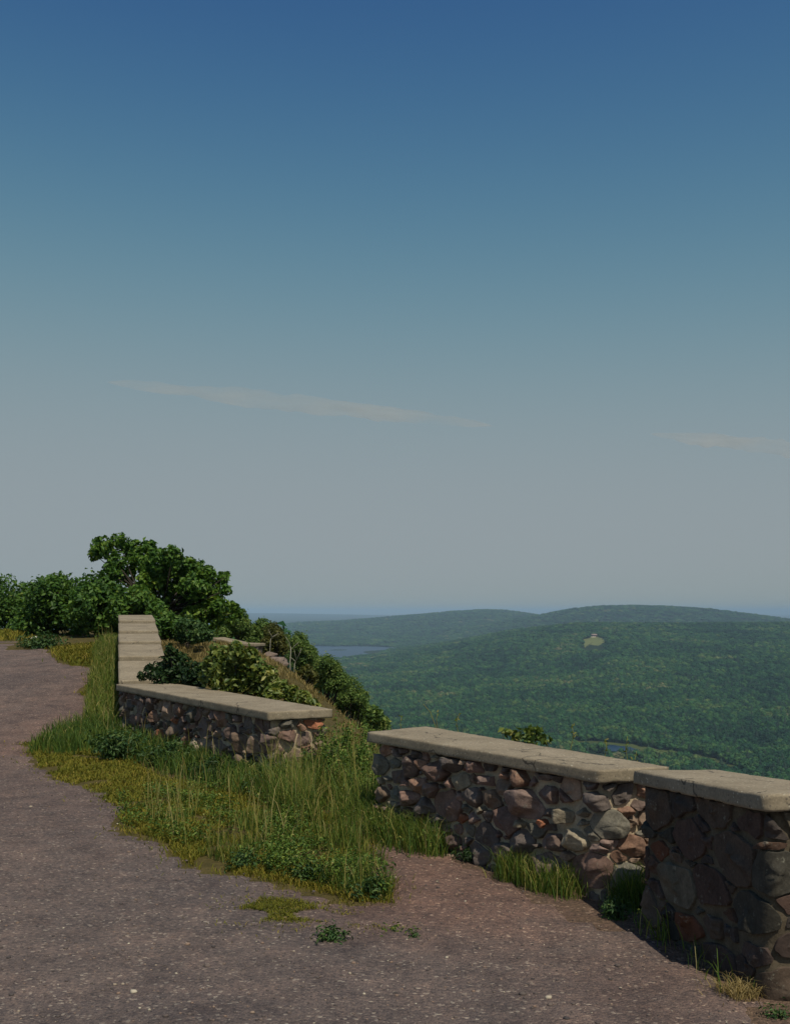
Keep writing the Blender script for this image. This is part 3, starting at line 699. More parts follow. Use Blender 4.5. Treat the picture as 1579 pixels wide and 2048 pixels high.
# dead trunks
def snag(label, pts, y, r):
    mb = MB(); p3 = [np.array(PY(a, c, y)) for a, c in pts]; p3[0] = p3[0] - [0, 0, .8]
    tube(mb, p3, np.linspace(r, r * .4, len(p3)), 6)
    for f in (.45, .62, .8):
        q0 = p3[-2] * (1 - f) + p3[-1] * f; e_ = rng.normal(0, .16, 3); e_[2] = abs(e_[2]) + .12; tube(mb, [q0, q0 + e_ * .5, q0 + e_ + rng.normal(0, .03, 3)], [r * .4, r * .3, r * .12], 4)
    tag(mb.build('dead_trunk', M_birch, None, True), label, 'dead tree', 'white dead trunks on the slope')
snag('tallest white dead trunk standing upright on the slope', [(581.5, 1336), (580, 1322), (581.5, 1305), (581, 1292)], 32, .017)
snag('white dead trunk leaning outward beside the tallest one', [(586, 1336), (589, 1328), (594, 1318)], 31.5, .016)
snag('short white dead branch high in the olive-brown tree', [(538, 1284), (541, 1279), (545, 1272)], 33, .014)

# boulders on the rim
def boulder(label, px, py, y, r, sq=.6):
    mb = MB(); c = np.array(PY(px, py, y)); nu, nv = 14, 9; Vv = []
    for v in range(nv + 1):
        for u in range(nu):
            d = Vector((math.cos(2 * math.pi * u / nu) * math.sin(math.pi * v / nv), math.sin(2 * math.pi * u / nu) * math.sin(math.pi * v / nv), math.cos(math.pi * v / nv)))
            k = r * (1 + .35 * fbm((d.x + px, d.y, d.z), 1.4)); Vv.append((c[0] + d.x * k * 1.3, c[1] + d.y * k, c[2] + d.z * k * sq))
    q = [[v * nu + u, v * nu + (u + 1) % nu, (v + 1) * nu + (u + 1) % nu, (v + 1) * nu + u] for v in range(nv) for u in range(nu)]
    o = mesh_obj('boulder', Vv, [q], M_sto, None, False, None, np.tile([.20, .155, .135], (len(Vv), 1)))
    tag(o, label, 'rock', 'boulders on the rim of the slope')
boulder('pinkish boulder at the top of the dry grass slope', 540, 1311, 26, .14)
boulder('purplish low boulder under the pinkish one on the rim', 552, 1322, 25.4, .20, .5)
boulder('small pale boulder beside the white dead trunks', 567, 1329, 25, .10)

# ------------------------------------------------------------------ grass
def blades(name, Pxy, h, w, lean, tint, mat, kind='stuff', label=None, parent=None, zoff=0.):
    n = len(Pxy); z = T(Pxy[:, 0], Pxy[:, 1]) + zoff
    B = np.c_[Pxy, z - .01]; an = rng.uniform(0, 2 * math.pi, n); D = np.stack([np.cos(an), np.sin(an), 0 * an], -1)
    an2 = rng.uniform(0, 2 * math.pi, n); W = np.stack([np.cos(an2), np.sin(an2), 0 * an2], -1) * np.broadcast_to(w, (n,))[:, None] * .5
    h = np.broadcast_to(h, (n,))[:, None]; le = np.broadcast_to(lean, (n,))[:, None]
    up = np.array([0, 0, 1.])
    p1 = B + up * h * .45 + D * h * le * .18; p2 = B + up * h * .8 + D * h * le * .5; p3 = B + up * h * (1 - .15 * le) + D * h * le * 1.0
    Vv = np.stack([B - W, B + W, p1 - W * .85, p1 + W * .85, p2 - W * .55, p2 + W * .55, p3], 1).reshape(-1, 3)
    k = np.arange(n)[:, None] * 7
    q = np.concatenate([k + [[0, 1, 3, 2]], k + [[2, 3, 5, 4]]]); t = k + [[4, 5, 6]]
    o = mesh_obj(name, Vv, [q, t], mat, parent, False, np.repeat(tint, 7))
    if kind: o['kind'] = kind
    if label: o['label'] = label
    return o
def tnt(n, m, s, dry=.08):
    t = np.clip(rng.normal(m, s, n), 0, .8); k = rng.uniform(0, 1, n) < dry; t[k] = rng.uniform(.82, 1, k.sum()); return t
def clumpy(q, s, thr):
    v = np.array([noise.noise(Vector((a * s, c * s, 5.))) for a, c in q]); return q[v > thr]

# tall grass of the island and along the walls
isl = poly_px([(250, 1612), (330, 1600), (470, 1590), (600, 1580), (700, 1580), (742, 1620), (735, 1650), (690, 1662), (720, 1695), (768, 1725), (786, 1770), (778, 1808), (700, 1800), (590, 1764), (500, 1748), (360, 1700), (340, 1672), (250, 1640)])
q = scatter(isl, 15500); q = clumpy(q, 2.6, .04)
right = np.clip((q[:, 0] + 2.6) / 2.2, 0, 1)
hh = (.04 + .14 * right ** 1.6) * rng.uniform(.45, 1.25, len(q))
G1 = (q, hh, tnt(len(q), .40, .2, .09))
# between the walls
gap = poly_px([(600, 1585), (660, 1560), (742, 1630), (740, 1655), (690, 1660), (600, 1620)]); 
back = np.array([(C_c[1].x + .1, C_c[1].y + .05), (.0, 8.1), (.2, 8.7), (-.5, 10.6), (-1.0, 10.3)])
gp = np.array([(-1.15, 9.55), (-.75, 9.75), (-.35, 10.3), (-.1, 9.6), (.12, 8.6), (-.12, 7.85), (-.16, 7.55), (-.5, 7.4), (-.9, 8.0), (-1.2, 9.0)])
q2 = clumpy(scatter(gp, 8000), 3., -.12); h2 = .33 * rng.uniform(.35, 1.25, len(q2))
# foot of the half-overgrown wall
cl_ = [np.array((p.x, p.y)) for p in (P(232, 1368, .67), P(537, 1424, .67))]
off = np.array([-.84, -.54])
q3 = seg_scatter([cl_[0] + off * .3 + np.array((-.1, .3)), cl_[1] + off * .22], .20, 7500); h3 = .22 * rng.uniform(.3, 1.2, len(q3))
q3b = seg_scatter([cl_[1] + off * .2, np.array((C_c[1].x, C_c[1].y)) + np.array((.25, -.5))], .2, 2600); h3b = .2 * rng.uniform(.3, 1.2, len(q3b))
# strip beside the stepped wall
q4 = seg_scatter([(DL(13.6) - .2, 13.4), (DL(20.5) - .25, 20.5), (DL(22) - .2, 22)], .11, 6500); h4 = .25 * rng.uniform(.35, 1.15, len(q4))
q4b = seg_scatter([(-3.75, 12.0), (-3.95, 13.6)], .22, 3500); h4b = .24 * rng.uniform(.3, 1.1, len(q4b))
# foot of the longest wall and of the nearest wall
bl = [np.array((p.x, p.y)) for p in (P(732, 1463, .73), P(1199, 1541, .73))]; bo = np.array([-.81, -.59])
q5 = seg_scatter([bl[0] + bo * .05, bl[0] * .62 + bl[1] * .38 + bo * .02], .10, 2300); h5 = .24 * rng.uniform(.3, 1.25, len(q5))
q5b = seg_scatter([bl[0] * .34 + bl[1] * .66 + bo * .03, bl[1] + bo * .02 + np.array((-.12, .15))], .055, 1100); h5b = .19 * rng.uniform(.3, 1.25, len(q5b))
e1 = bl[1] + np.array((.12, -.02)); q5c = seg_scatter([e1, e1 + np.array((.16, -.06))], .06, 750); h5c = .22 * rng.uniform(.3, 1.2, len(q5c))
q6 = seg_scatter([(aN.x - .02, aN.y - .05), (aF.x - .05, aF.y + .1)], .05, 90); h6 = .13 * rng.uniform(.3, 1.4, len(q6))
qs = [G1[0], q2, q3, q3b, q4, q4b, q5, q5b, q5c, q6]; hs = [G1[1], h2, h3, h3b, h4, h4b, h5, h5b, h5c, h6]
ts = [G1[2], tnt(len(q2), .45, .18, .07), tnt(len(q3), .25, .18, .04), tnt(len(q3b), .4, .2, .12), tnt(len(q4), .5, .18, .1), tnt(len(q4b), .3, .18, .04), tnt(len(q5), .42, .2, .08), tnt(len(q5b), .45, .2, .08), tnt(len(q5c), .35, .2, .05), tnt(len(q6), .35, .2, .1)]
qa, ha, ta = np.vstack(qs), np.concatenate(hs), np.concatenate(ts)
blades('grass', qa, ha, rng.uniform(.004, .008, len(qa)) * np.clip(qa[:, 1] / 8, .8, 1.6), rng.uniform(.1, .75, len(qa)), ta, M_grass, label='tall green grass growing along the stone walls and gravel edge')
# seed stalks
st = np.vstack([q2[rng.integers(0, len(q2), 150)], G1[0][rng.integers(0, len(G1[0]), 260)], q4[rng.integers(0, len(q4), 60)], q3[rng.integers(0, len(q3), 60)]])
sh = np.r_[rng.uniform(.45, .72, 150), rng.uniform(.2, .46, 260), rng.uniform(.4, .6, 60), rng.uniform(.3, .5, 60)]
keep = np.arange(len(st)); 
blades('grass_stalks', st, sh, .005, rng.uniform(.05, .35, len(st)), rng.uniform(.72, 1, len(st)), M_grass, label='pale seeding grass stalks standing above the tall grass')
# short yellow-green turf
shorts = [([(56, 1488), (90, 1478), (190, 1468), (225, 1500), (330, 1560), (480, 1590), (560, 1600), (420, 1640), (360, 1690), (235, 1660), (228, 1648), (246, 1622), (120, 1560), (84, 1540)], 26000, .032),
          ([(484, 1822), (530, 1802), (590, 1806), (640, 1822), (662, 1842), (640, 1850), (560, 1850), (500, 1846)], 8500, .026),
          ([(655, 1830), (690, 1826), (750, 1842), (745, 1852), (690, 1846)], 700, .02),
          ([(690, 1850), (760, 1852), (770, 1868), (700, 1862)], 450, .02),
          ([(105, 1300), (150, 1294), (205, 1290), (220, 1310), (205, 1334), (145, 1332), (118, 1320)], 5200, .08),
          ([(160, 1392), (180, 1376), (205, 1370), (215, 1395), (190, 1396)], 700, .05),
          ([(180, 1352), (205, 1345), (208, 1362), (190, 1364)], 500, .05),
          ([(-60, 1268), (44, 1266), (44, 1274), (20, 1281), (-60, 1284)], 3600, .12),
          ([(46, 1282), (62, 1276), (90, 1290), (60, 1298), (48, 1294)], 900, .09),
          ([(345, 1690), (440, 1742), (400, 1738), (352, 1712)], 900, .04),
          ([(236, 1650), (345, 1690), (440, 1742), (505, 1756), (580, 1770), (700, 1806), (776, 1808), (786, 1770), (700, 1760), (600, 1740), (420, 1690), (330, 1650)], 9000, .04),
          ([(345, 1560), (480, 1590), (700, 1600), (760, 1700), (700, 1740), (500, 1720), (330, 1640)], 9000, .045),
          ([(560, 1600), (700, 1600), (735, 1650), (690, 1664), (620, 1640)], 2600, .05)]
sq, shh, stt = [], [], []
for pts_, n_, h_ in shorts:
    a = scatter(poly_px(pts_), n_); fr_ = rng.uniform(0, 1, len(a)) < .16; a = a + rng.normal(0, .02, a.shape) + fr_[:, None] * rng.normal(0, .13, a.shape); a = clumpy(a, 3.0, -.3)
    sq.append(a); shh.append(h_ * rng.uniform(.4, 1.5, len(a))); stt.append(np.clip(rng.normal(.48, .2, len(a)) + .25 * np.array([noise.noise(Vector((p[0] * 1.5, p[1] * 1.5, 1))) for p in a]), 0, 1))
sq, shh, stt = np.vstack(sq), np.concatenate(shh), np.concatenate(stt)
blades('turf', sq, shh, .009 * np.clip(sq[:, 1] / 9, .7, 3), rng.uniform(.4, 1.1, len(sq)), stt, M_short, zoff=.008, label='short yellowish turf creeping over the gravel')
# dry grass of the slope
dz = []
for n_ in range(1):
    a = rng.uniform([-5.5, 10.6], [0.2, 27], (60000, 2)); d = T_edge(a[:, 0], a[:, 1])
    inw = (a[:, 0] > DL(a[:, 1]) + .75) & (d > -2.2) & (d < 2.6)
    inw &= ~((a[:, 0] < -.3) & (a[:, 1] < 13.9) & ((a[:, 0] + 1.17) * .84 + (a[:, 1] - 9.76) * .54 < .75))
    inw &= np.hypot((a[:, 0] + .55) / 1.0, (a[:, 1] - 11.2) / 1.5) > .8
    dz = a[inw]
dz = clumpy(dz, 1.6, -.12)[::2]
blades('dry_grass', dz, .11 * rng.uniform(.4, 1.3, len(dz)), .008 * np.clip(dz[:, 1] / 10, 1, 3), rng.uniform(.3, .9, len(dz)), np.clip(rng.normal(.45, .22, len(dz)), 0, 1), M_dry, label='tan dry grass covering the slope behind the walls')
lw = np.vstack([clumpy(scatter(poly_px([(236, 1604), (330, 1570), (470, 1590), (620, 1600), (700, 1650), (640, 1740), (500, 1748), (345, 1690), (236, 1652)]), 16000), 3.2, .06), q3[:2500], q4[:1500], q2[:2600], q5[:800], clumpy(scatter(poly_px([(560, 1700), (700, 1740), (785, 1780), (770, 1808), (640, 1780), (520, 1750)]), 4500), 3., -.1)])
lh = rng.uniform(.01, .16, len(lw)) * np.clip((lw[:, 0] + 4) / 3, .7, 1.1)
LC = np.c_[lw + rng.normal(0, .015, lw.shape), T(lw[:, 0], lw[:, 1]) + lh]
o = leaves('undergrowth', LC, rng.normal(0, .5, LC.shape) + [0, 0, .8], rng.uniform(.014, .036, len(LC)), np.clip(rng.normal(.45, .25, len(LC)), 0, 1), M_leafy)
tag(o, 'low broad-leaved weeds mixed through the grass', kind='stuff')
# dry tuft at the foot of the nearest wall
tp = G(1476, 1996); a = rng.normal(tp, [.05, .035], (260, 2))
o = blades('dry_tuft', a, rng.uniform(.03, .09, len(a)), .004, rng.uniform(.7, 1.8, len(a)), rng.uniform(.4, 1, len(a)), M_dry, kind=None, zoff=.01)
tag(o, 'tan dry grass tuft at the foot of the nearest wall', 'grass tuft')

# ------------------------------------------------------------------ weeds
def weed(label, px, py, h, spread, n_st, n_lf, leaf, mat, grp=None, at=None, name='weed'):
    g = G(px, py) if at is None else np.array(at); b0 = np.array([g[0], g[1], Tz(*g)])
    t = tag(empty(name, b0), label, 'plant', grp); mb = MB(); C, N = [], []
    for k in range(n_st):
        an = rng.uniform(0, 2 * math.pi); ou = spread * rng.uniform(.1, .95); H = h * rng.uniform(.55, 1.05) * (1 - .35 * ou / spread)
        s = b0 + np.r_[np.clip(rng.normal(0, spread * .22, 2), -.3 * spread, .3 * spread), -.02]; e = s + [math.cos(an) * ou, math.sin(an) * ou, H]; m = (s + e) / 2 + [0, 0, H * .12]
        tube(mb, [s, m, e], [.004, .003, .0015], 4, .6)
        for f in rng.uniform(.15, 1.02, n_lf):
            p = (1 - f) ** 2 * s + 2 * f * (1 - f) * m + f * f * e
            d = rng.normal(size=3); C.append(p + d * leaf * .75); N.append(d * .5 + [0, 0, .6])
    C, N = np.array(C), np.array(N)
    leaves('foliage', C, N, leaf * rng.uniform(.6, 1.3, len(C)), np.clip(rng.normal(.45, .25, len(C)), 0, 1), mat, t, .38)
    mb.build('stem', mat, t); return t
WG = 'weeds growing around the walls'
weed('small dark green weed alone on the open gravel beside the mossy patch', 664, 1886, .11, .085, 16, 26, .026, M_weed)
weed('low yellowish weed spreading on the gravel, next to the turf patches', 792, 1866, .055, .12, 16, 16, .022, M_grass)
weed('tiny green sprout at the edge of the turf on the gravel', 828, 1880, .06, .05, 8, 16, .02, M_weed)
weed('bushy blue-green weed in front of the half-overgrown wall', 532, 1592, .30, .20, 26, 34, .042, M_weed, WG)
weed('tall blue-green weed between the two wall ends', 622, 1580, .38, .26, 28, 36, .045, M_weed, WG)
weed('dark weed mass at the corner where the two far walls join', 230, 1520, .40, .34, 34, 36, .055, M_weed, WG)
weed('leafy weed along the foot of the half-overgrown wall, near its middle', 345, 1532, .30, .32, 30, 34, .05, M_weed, WG)
weed('bright green weed with arching leaves before the half-overgrown wall', 420, 1560, .24, .26, 24, 32, .05, M_dshrub, WG)
weed('dense weed at the outer tip of the grass island', 745, 1800, .17, .13, 22, 30, .028, M_weed, WG)
weed('dense low weed at the front edge of the grass island', 630, 1766, .15, .15, 24, 30, .03, M_weed, WG)
weed('small weed at the road side of the grass island', 486, 1738, .13, .14, 20, 28, .03, M_weed, WG)
weed('leafy weed at the far end of the longest wall', 770, 1640, .22, .15, 20, 26, .035, M_dshrub, WG)
weed('round green weed halfway along the longest wall', 872, 1700, .15, .13, 26, 30, .03, M_weed, WG)
weed('weed hugging the longest wall before its rust-red block', 935, 1722, .13, .12, 18, 26, .028, M_dshrub, WG)
weed('bushy weed at the sunlit end of the longest wall', 1232, 1838, .15, .08, 18, 28, .024, M_weed, WG)
weed('weed with white flower heads beside the road bush', 88, 1296, .28, .5, 30, 30, .09, M_weed)
weed('small green weed at the very corner foot of the nearest wall', 1556, 2040, .07, .05, 10, 14, .022, M_weed)
weed('weed on the slope just past the half-overgrown wall end', 672, 1462, .62, .30, 26, 36, .045, M_leafy, WG, at=(-.42, 10.1))
weed('yellow-green weed filling the gap, nearest the half-overgrown wall end', 0, 0, .60, .28, 28, 38, .042, M_leafy, WG, at=(-.62, 9.45))
weed('tall leafy weed in the middle of the gap between the two walls', 0, 0, .64, .26, 28, 38, .04, M_leafy, WG, at=(-.30, 9.0))
weed('leafy weed in the gap touching the far end of the longest wall', 0, 0, .52, .22, 24, 36, .036, M_leafy, WG, at=(-.16, 8.3))
wf = [o for o in COL.objects if o.get('label', '').startswith('weed with white flower')][0]
for (a, c) in ((62, 1279), (66, 1281), (71, 1277), (64, 1284), (104, 1291)):
    fl = MB(); p = np.array(PY(a, c, 22.5)); d = rng.normal(0, .012, (7, 3)); 
    for e in d: tube(fl, [p + e, p + e + [0, 0, .03]], .028, 6)
    fl.build('flower', M_flower, wf)

# grasses and stems in the shade of the nearest wall
weed('thin pale weed standing in the shade of the nearest wall', 1325, 1880, .22, .10, 6, 8, .016, M_grass)
# bare stalks behind the longest wall
def stalk(label, x0, pts, y, r=.0035, lf=10):
    mb = MB(); p3 = [np.array(PY(a, c, y)) for a, c in pts]; p3 = [np.array([p3[0][0], y, Tz(p3[0][0], y) - .02])] + p3
    tube(mb, p3, np.linspace(r, r * .5, len(p3)), 4, .85)
    C = [p3[-2] + (p3[-1] - p3[-2]) * f + rng.normal(0, .012, 3) for f in rng.uniform(-.3, 1, lf)]
    t = tag(empty('weed_stalk', p3[0]), label, 'plant', 'weed stalks behind the longest wall')
    mb.build('stem', M_grass, t)
    if lf: leaves('foliage', C, rng.normal(size=(lf, 3)), .03, rng.uniform(.4, .9, lf), M_grass, t)
stalk('dry forked stalk above the far half of the longest wall', 0, [(874, 1462), (860, 1424), (846, 1408)], 8.6, .0035, 0)
stalk('dry upright stalk crossing the forked one', 0, [(876, 1462), (872, 1440), (876, 1420)], 8.5, .003, 3)
stalk('short stalk at the far end of the longest wall', 0, [(802, 1462), (800, 1446), (803, 1434)], 8.4, .003, 3)
stalk('leafy stalk a little past the forked one', 0, [(916, 1466), (912, 1446), (918, 1428)], 8.2, .003, 9)
stalk('tall leafy stalk beyond the small pale shrub', 0, [(1140, 1500), (1146, 1470), (1143, 1448)], 7.6, .003, 10)
stalk('leafy stalk standing before the far pond', 0, [(1208, 1516), (1212, 1496), (1210, 1478)], 7.2, .003, 8)
stalk('slim leafy stalk past the far pond', 0, [(1254, 1520), (1250, 1496), (1254, 1472)], 7.0, .0028, 8)
stalk('low leafy stalk over the coping end, before the marsh', 0, [(1268, 1524), (1272, 1502)], 6.9, .0028, 6)

# ------------------------------------------------------------------ loose gravel
IC = np.array([(0, 0, 1), (.894, 0, .447), (.276, .851, .447), (-.724, .526, .447), (-.724, -.526, .447), (.276, -.851, .447), (.724, .526, -.447), (-.276, .851, -.447), (-.894, 0, -.447), (-.276, -.851, -.447), (.724, -.526, -.447), (0, 0, -1)])
IFc = np.array([(0, 1, 2), (0, 2, 3), (0, 3, 4), (0, 4, 5), (0, 5, 1), (1, 6, 2), (2, 7, 3), (3, 8, 4), (4, 9, 5), (5, 10, 1), (2, 6, 7), (3, 7, 8), (4, 8, 9), (5, 9, 10), (1, 10, 6), (6, 11, 7), (7, 11, 8), (8, 11, 9), (9, 11, 10), (10, 11, 6)])
n = 10000
ry_ = 2.6 + 11 * rng.uniform(0, 1, n) ** 1.5; rx_ = rng.uniform(-.42, .42, n) * ry_
k = inside(rb, rx_, ry_); rx_, ry_ = rx_[k], ry_[k]; n = len(rx_)
s = rng.lognormal(math.log(.0038), .45, n); s = np.clip(s, .002, .014)
R = rng.normal(size=(n, 3, 3)); R, _ = np.linalg.qr(R)
pv = np.einsum('nij,kj->nki', R, IC) * s[:, None, None] * rng.uniform(.7, 1.2, (n, 12, 1)) * [1.25, 1, .7]
pv += np.stack([rx_, ry_, T(rx_, ry_) + .014 + s * .25], -1)[:, None]
pf = (np.arange(n)[:, None, None] * 12 + IFc[None]).reshape(-1, 3)
o = mesh_obj('gravel', pv.reshape(-1, 3), [pf], M_peb, None, False, np.repeat(np.clip(rng.beta(1.5, 2.2, n), 0, 1), 12))
tag(o, 'loose pale and dark stones scattered over the worn asphalt', kind='stuff')

# ------------------------------------------------------------------ valley forest
def proto_crown(name, mat, seed, cone=False):
    rs = np.random.default_rng(seed); mb = MB()
    if cone:
        nl = 7
        for L in range(nl):
            z0 = .1 + L / nl * .95; r = .36 * (1 - L / nl) + .05; m = 9; Vv = [(0, 0, z0 + .3)]
            for q in range(m):
                a = 2 * math.pi * q / m + rs.uniform(0, .4); rr_ = r * rs.uniform(.7, 1.15); Vv.append((math.cos(a) * rr_, math.sin(a) * rr_, z0 + rs.normal(0, .02)))
            mb.add(Vv, [[(0, 1 + q, 1 + (q + 1) % m) for q in range(m)]], rs.uniform(0, 1))
    else:
        for c in range(9):
            a = rs.uniform(0, 2 * math.pi); rad = rs.uniform(0, .34); cz = rs.uniform(.45, .95) - rad * .5; r = rs.uniform(.2, .32); nu, nv = 7, 5; Vv = []
            for v in range(nv + 1):
                for u in range(nu):
                    d = np.array([math.cos(2 * math.pi * u / nu) * math.sin(math.pi * v / nv), math.sin(2 * math.pi * u / nu) * math.sin(math.pi * v / nv), math.cos(math.pi * v / nv)])
                    Vv.append(d * r * rs.uniform(.65, 1.25) + [math.cos(a) * rad, math.sin(a) * rad, cz])
            q = [[v * nu + u, v * nu + (u + 1) % nu, (v + 1) * nu + (u + 1) % nu, (v + 1) * nu + u] for v in range(nv) for u in range(nu)]
            mb.add(Vv, [q], rs.uniform(0, 1))
        for c in range(70):
            d = rs.normal(size=3); d /= np.linalg.norm(d); d[2] = abs(d[2]) - .2; p = d * [.5, .5, .5] * rs.uniform(.85, 1.15) + [0, 0, .65]
            e = rs.normal(0, .075, (3, 3)); mb.add(p + e, [[(0, 1, 2)]], rs.uniform(0, 1))
        tube(mb, [(0, 0, -.3), (.02, 0, .6)], [.035, .025], 5, 1.)
    o = mb.build(name, mat); COL.objects.unlink(o); return o
FS = [(0, (.005, .026, .016)), (.25, (.012, .052, .023)), (.5, (.024, .084, .029)), (.72, (.048, .112, .032)), (.9, (.088, .135, .042)), (1, (.14, .145, .075))]
M_for = forest_mat('forest_leaf', FS); M_con_ = forest_mat('conifer_needle', [(0, (.010, .026, .018)), (1, (.022, .048, .026))])
protos = [proto_crown('crown_shape', M_for, s_) for s_ in (1, 2, 3, 4)] + [proto_crown('conifer_shape', M_con_, 5, True)]
HOUSE = G(1189, 1275) + [0, 12]
def forest_points():
    N0 = 420000; r = np.exp(rng.uniform(math.log(48), math.log(9500), N0)); t = np.radians(rng.uniform(-31, 31, N0))
    # the log-polar density is r^-2; accept so that spacing s(r) holds
    sp = np.clip(r * .0047, 6.2, None); area = np.radians(62) * math.log(9500 / 48) * r * r / N0
    keep = rng.uniform(0, 1, N0) < area / sp ** 2 * 1.25
    r, t, sp = r[keep], t[keep], sp[keep]; x, y = r * np.sin(t), r * np.cos(t)
    d = T_edge(x, y); z = T(x, y)
    ok = (d > np.where(y < 200, 4, -40)) | (y > 900)
    ok &= y > 210
    for poly, g in ((lake, 0), (marsh, 0), (clear, 0)): ok &= ~inside(poly, x, y)
    # keep the ground between viewer and clearing open so the lawn shows
    ax = (x / y * F + CX); cy0 = clear[:, 1].min(); ok &= ~((ax > 1161) & (ax < 1213) & (y > cy0 - 150) & (y < cy0 + 200))
    mx = (ax > 1140) & (ax < 1480) & (y > 960) & (y < 1120) & (z < -140) & (ax < 1140 + (1150 - y) * 2.2 + 120)
    ok &= ~(mx & (rng.uniform(0, 1, len(x)) < np.where(ax < 1290, .9, .45)))
    ok &= ~(np.hypot(x - HOUSE[0], (y - HOUSE[1] + 30) * .5) < 16)
    return x[ok], y[ok], z[ok], sp[ok]
fx, fy, fz, fs = forest_points()
print('forest crowns', len(fx))
def forest(name, sel, label):
    me = bpy.data.meshes.new(name); n = int(sel.sum()); Vv = np.c_[fx[sel], fy[sel], fz[sel]].astype(np.float32)
    me.vertices.add(n); me.vertices.foreach_set('co', Vv.ravel())
    con = rng.uniform(0, 1, n) < .16
    sc = fs[sel] * rng.uniform(1.0, 1.9, n) * np.where(con, 1.15, 1.); sc = np.where(fy[sel] > 4300, np.minimum(sc, 26), sc)
    a = me.attributes.new('size', 'FLOAT_VECTOR', 'POINT'); hz_ = np.minimum(sc, rng.uniform(6.5, 12.5, n)); a.data.foreach_set('vector', np.c_[sc, sc, hz_].astype(np.float32).ravel())
    a = me.attributes.new('which', 'INT', 'POINT'); a.data.foreach_set('value', np.where(con, 4, rng.integers(0, 4, n)).astype(np.int32))
    o = bpy.data.objects.new(name, me); COL.objects.link(o); tag(o, label, kind='stuff')
    ng = bpy.data.node_groups.new('grow_forest', 'GeometryNodeTree'); ng.interface.new_socket('Geometry', in_out='INPUT', socket_type='NodeSocketGeometry'); ng.interface.new_socket('Geometry', in_out='OUTPUT', socket_type='NodeSocketGeometry')
    N = ng.nodes; gi, go = N.new('NodeGroupInput'), N.new('NodeGroupOutput'); L = ng.links.new
    ins = N.new('GeometryNodeInstanceOnPoints'); ins.inputs['Pick Instance'].default_value = True
    g2i = N.new('GeometryNodeGeometryToInstance')
    for p in protos[::-1]:
        oi = N.new('GeometryNodeObjectInfo'); oi.inputs['Object'].default_value = p; oi.inputs['As Instance'].default_value = True
        L(oi.outputs['Geometry'], g2i.inputs[0])
    L(gi.outputs[0], ins.inputs['Points']); L(g2i.outputs[0], ins.inputs['Instance'])
    na = N.new('GeometryNodeInputNamedAttribute'); na.data_type = 'INT'; na.inputs[0].default_value = 'which'; L(na.outputs[0], ins.inputs['Instance Index'])
    nb = N.new('GeometryNodeInputNamedAttribute'); nb.data_type = 'FLOAT_VECTOR'; nb.inputs[0].default_value = 'size'
    rv_ = N.new('FunctionNodeRandomValue'); rv_.data_type = 'FLOAT'; rv_.inputs[3].default_value = 6.28
    cx = N.new('ShaderNodeCombineXYZ'); L(rv_.outputs[1], cx.inputs[2]); er = N.new('FunctionNodeEulerToRotation'); L(cx.outputs[0], er.inputs[0]); L(er.outputs[0], ins.inputs['Rotation'])
    L(nb.outputs[0], ins.inputs['Scale']); L(ins.outputs[0], go.inputs[0])
    md = o.modifiers.new('forest', 'NODES'); md.node_group = ng
forest('forest', fy < 4300, 'dense green mixed forest filling the valley below the bluff')
forest('far_forest', fy >= 4300, 'hazy blue-green forest covering the distant ridges')

# house above the clearing
hx, hy = HOUSE; hz = Tz(hx, hy)
hroot = tag(empty('house', (hx, hy, hz)), 'tiny red-brown house at the top of the forest clearing', 'house')
def box(mb, x0, x1, y0, y1, z0, z1):
    Vv = [(x, y, z) for z in (z0, z1) for y in (y0, y1) for x in (x0, x1)]
    mb.add(Vv, [[(0, 2, 3, 1), (4, 5, 7, 6), (0, 1, 5, 4), (2, 6, 7, 3), (0, 4, 6, 2), (1, 3, 7, 5)]])
mb = MB(); box(mb, hx - 6, hx + 6, hy - 4, hy + 4, hz - 1, hz + 5); mb.build('wall', plain_mat('dark_red_siding', (.12, .05, .045)), hroot)
mb = MB(); mb.add([(hx - 7.2, hy - 5, hz + 4.9), (hx + 7.2, hy - 5, hz + 4.9), (hx + 7.2, hy + 5, hz + 4.9), (hx - 7.2, hy + 5, hz + 4.9), (hx - 7.2, hy, hz + 8.2), (hx + 7.2, hy, hz + 8.2)], [[(0, 1, 5, 4), (2, 3, 4, 5), (0, 3, 2, 1)], [(0, 4, 3), (1, 2, 5)]]); mb.build('roof', plain_mat('weathered_roof', (.36, .27, .25)), hroot)
mb = MB(); box(mb, hx - 14, hx + 3, hy - 9, hy - 4.2, hz - 1.5, hz + 1.4); mb.build('deck', plain_mat('pale_deck', (.6, .56, .48)), hroot)
mb = MB()
M_pane = plain_mat('window_glass', (.03, .035, .04), .2)
for k in (-4, -1.2, 3.2):
    mb = MB(); box(mb, hx + k, hx + k + 1.4, hy - 4.06, hy - 4.0, hz + 2.2, hz + 4); mb.build('window', M_pane, hroot)

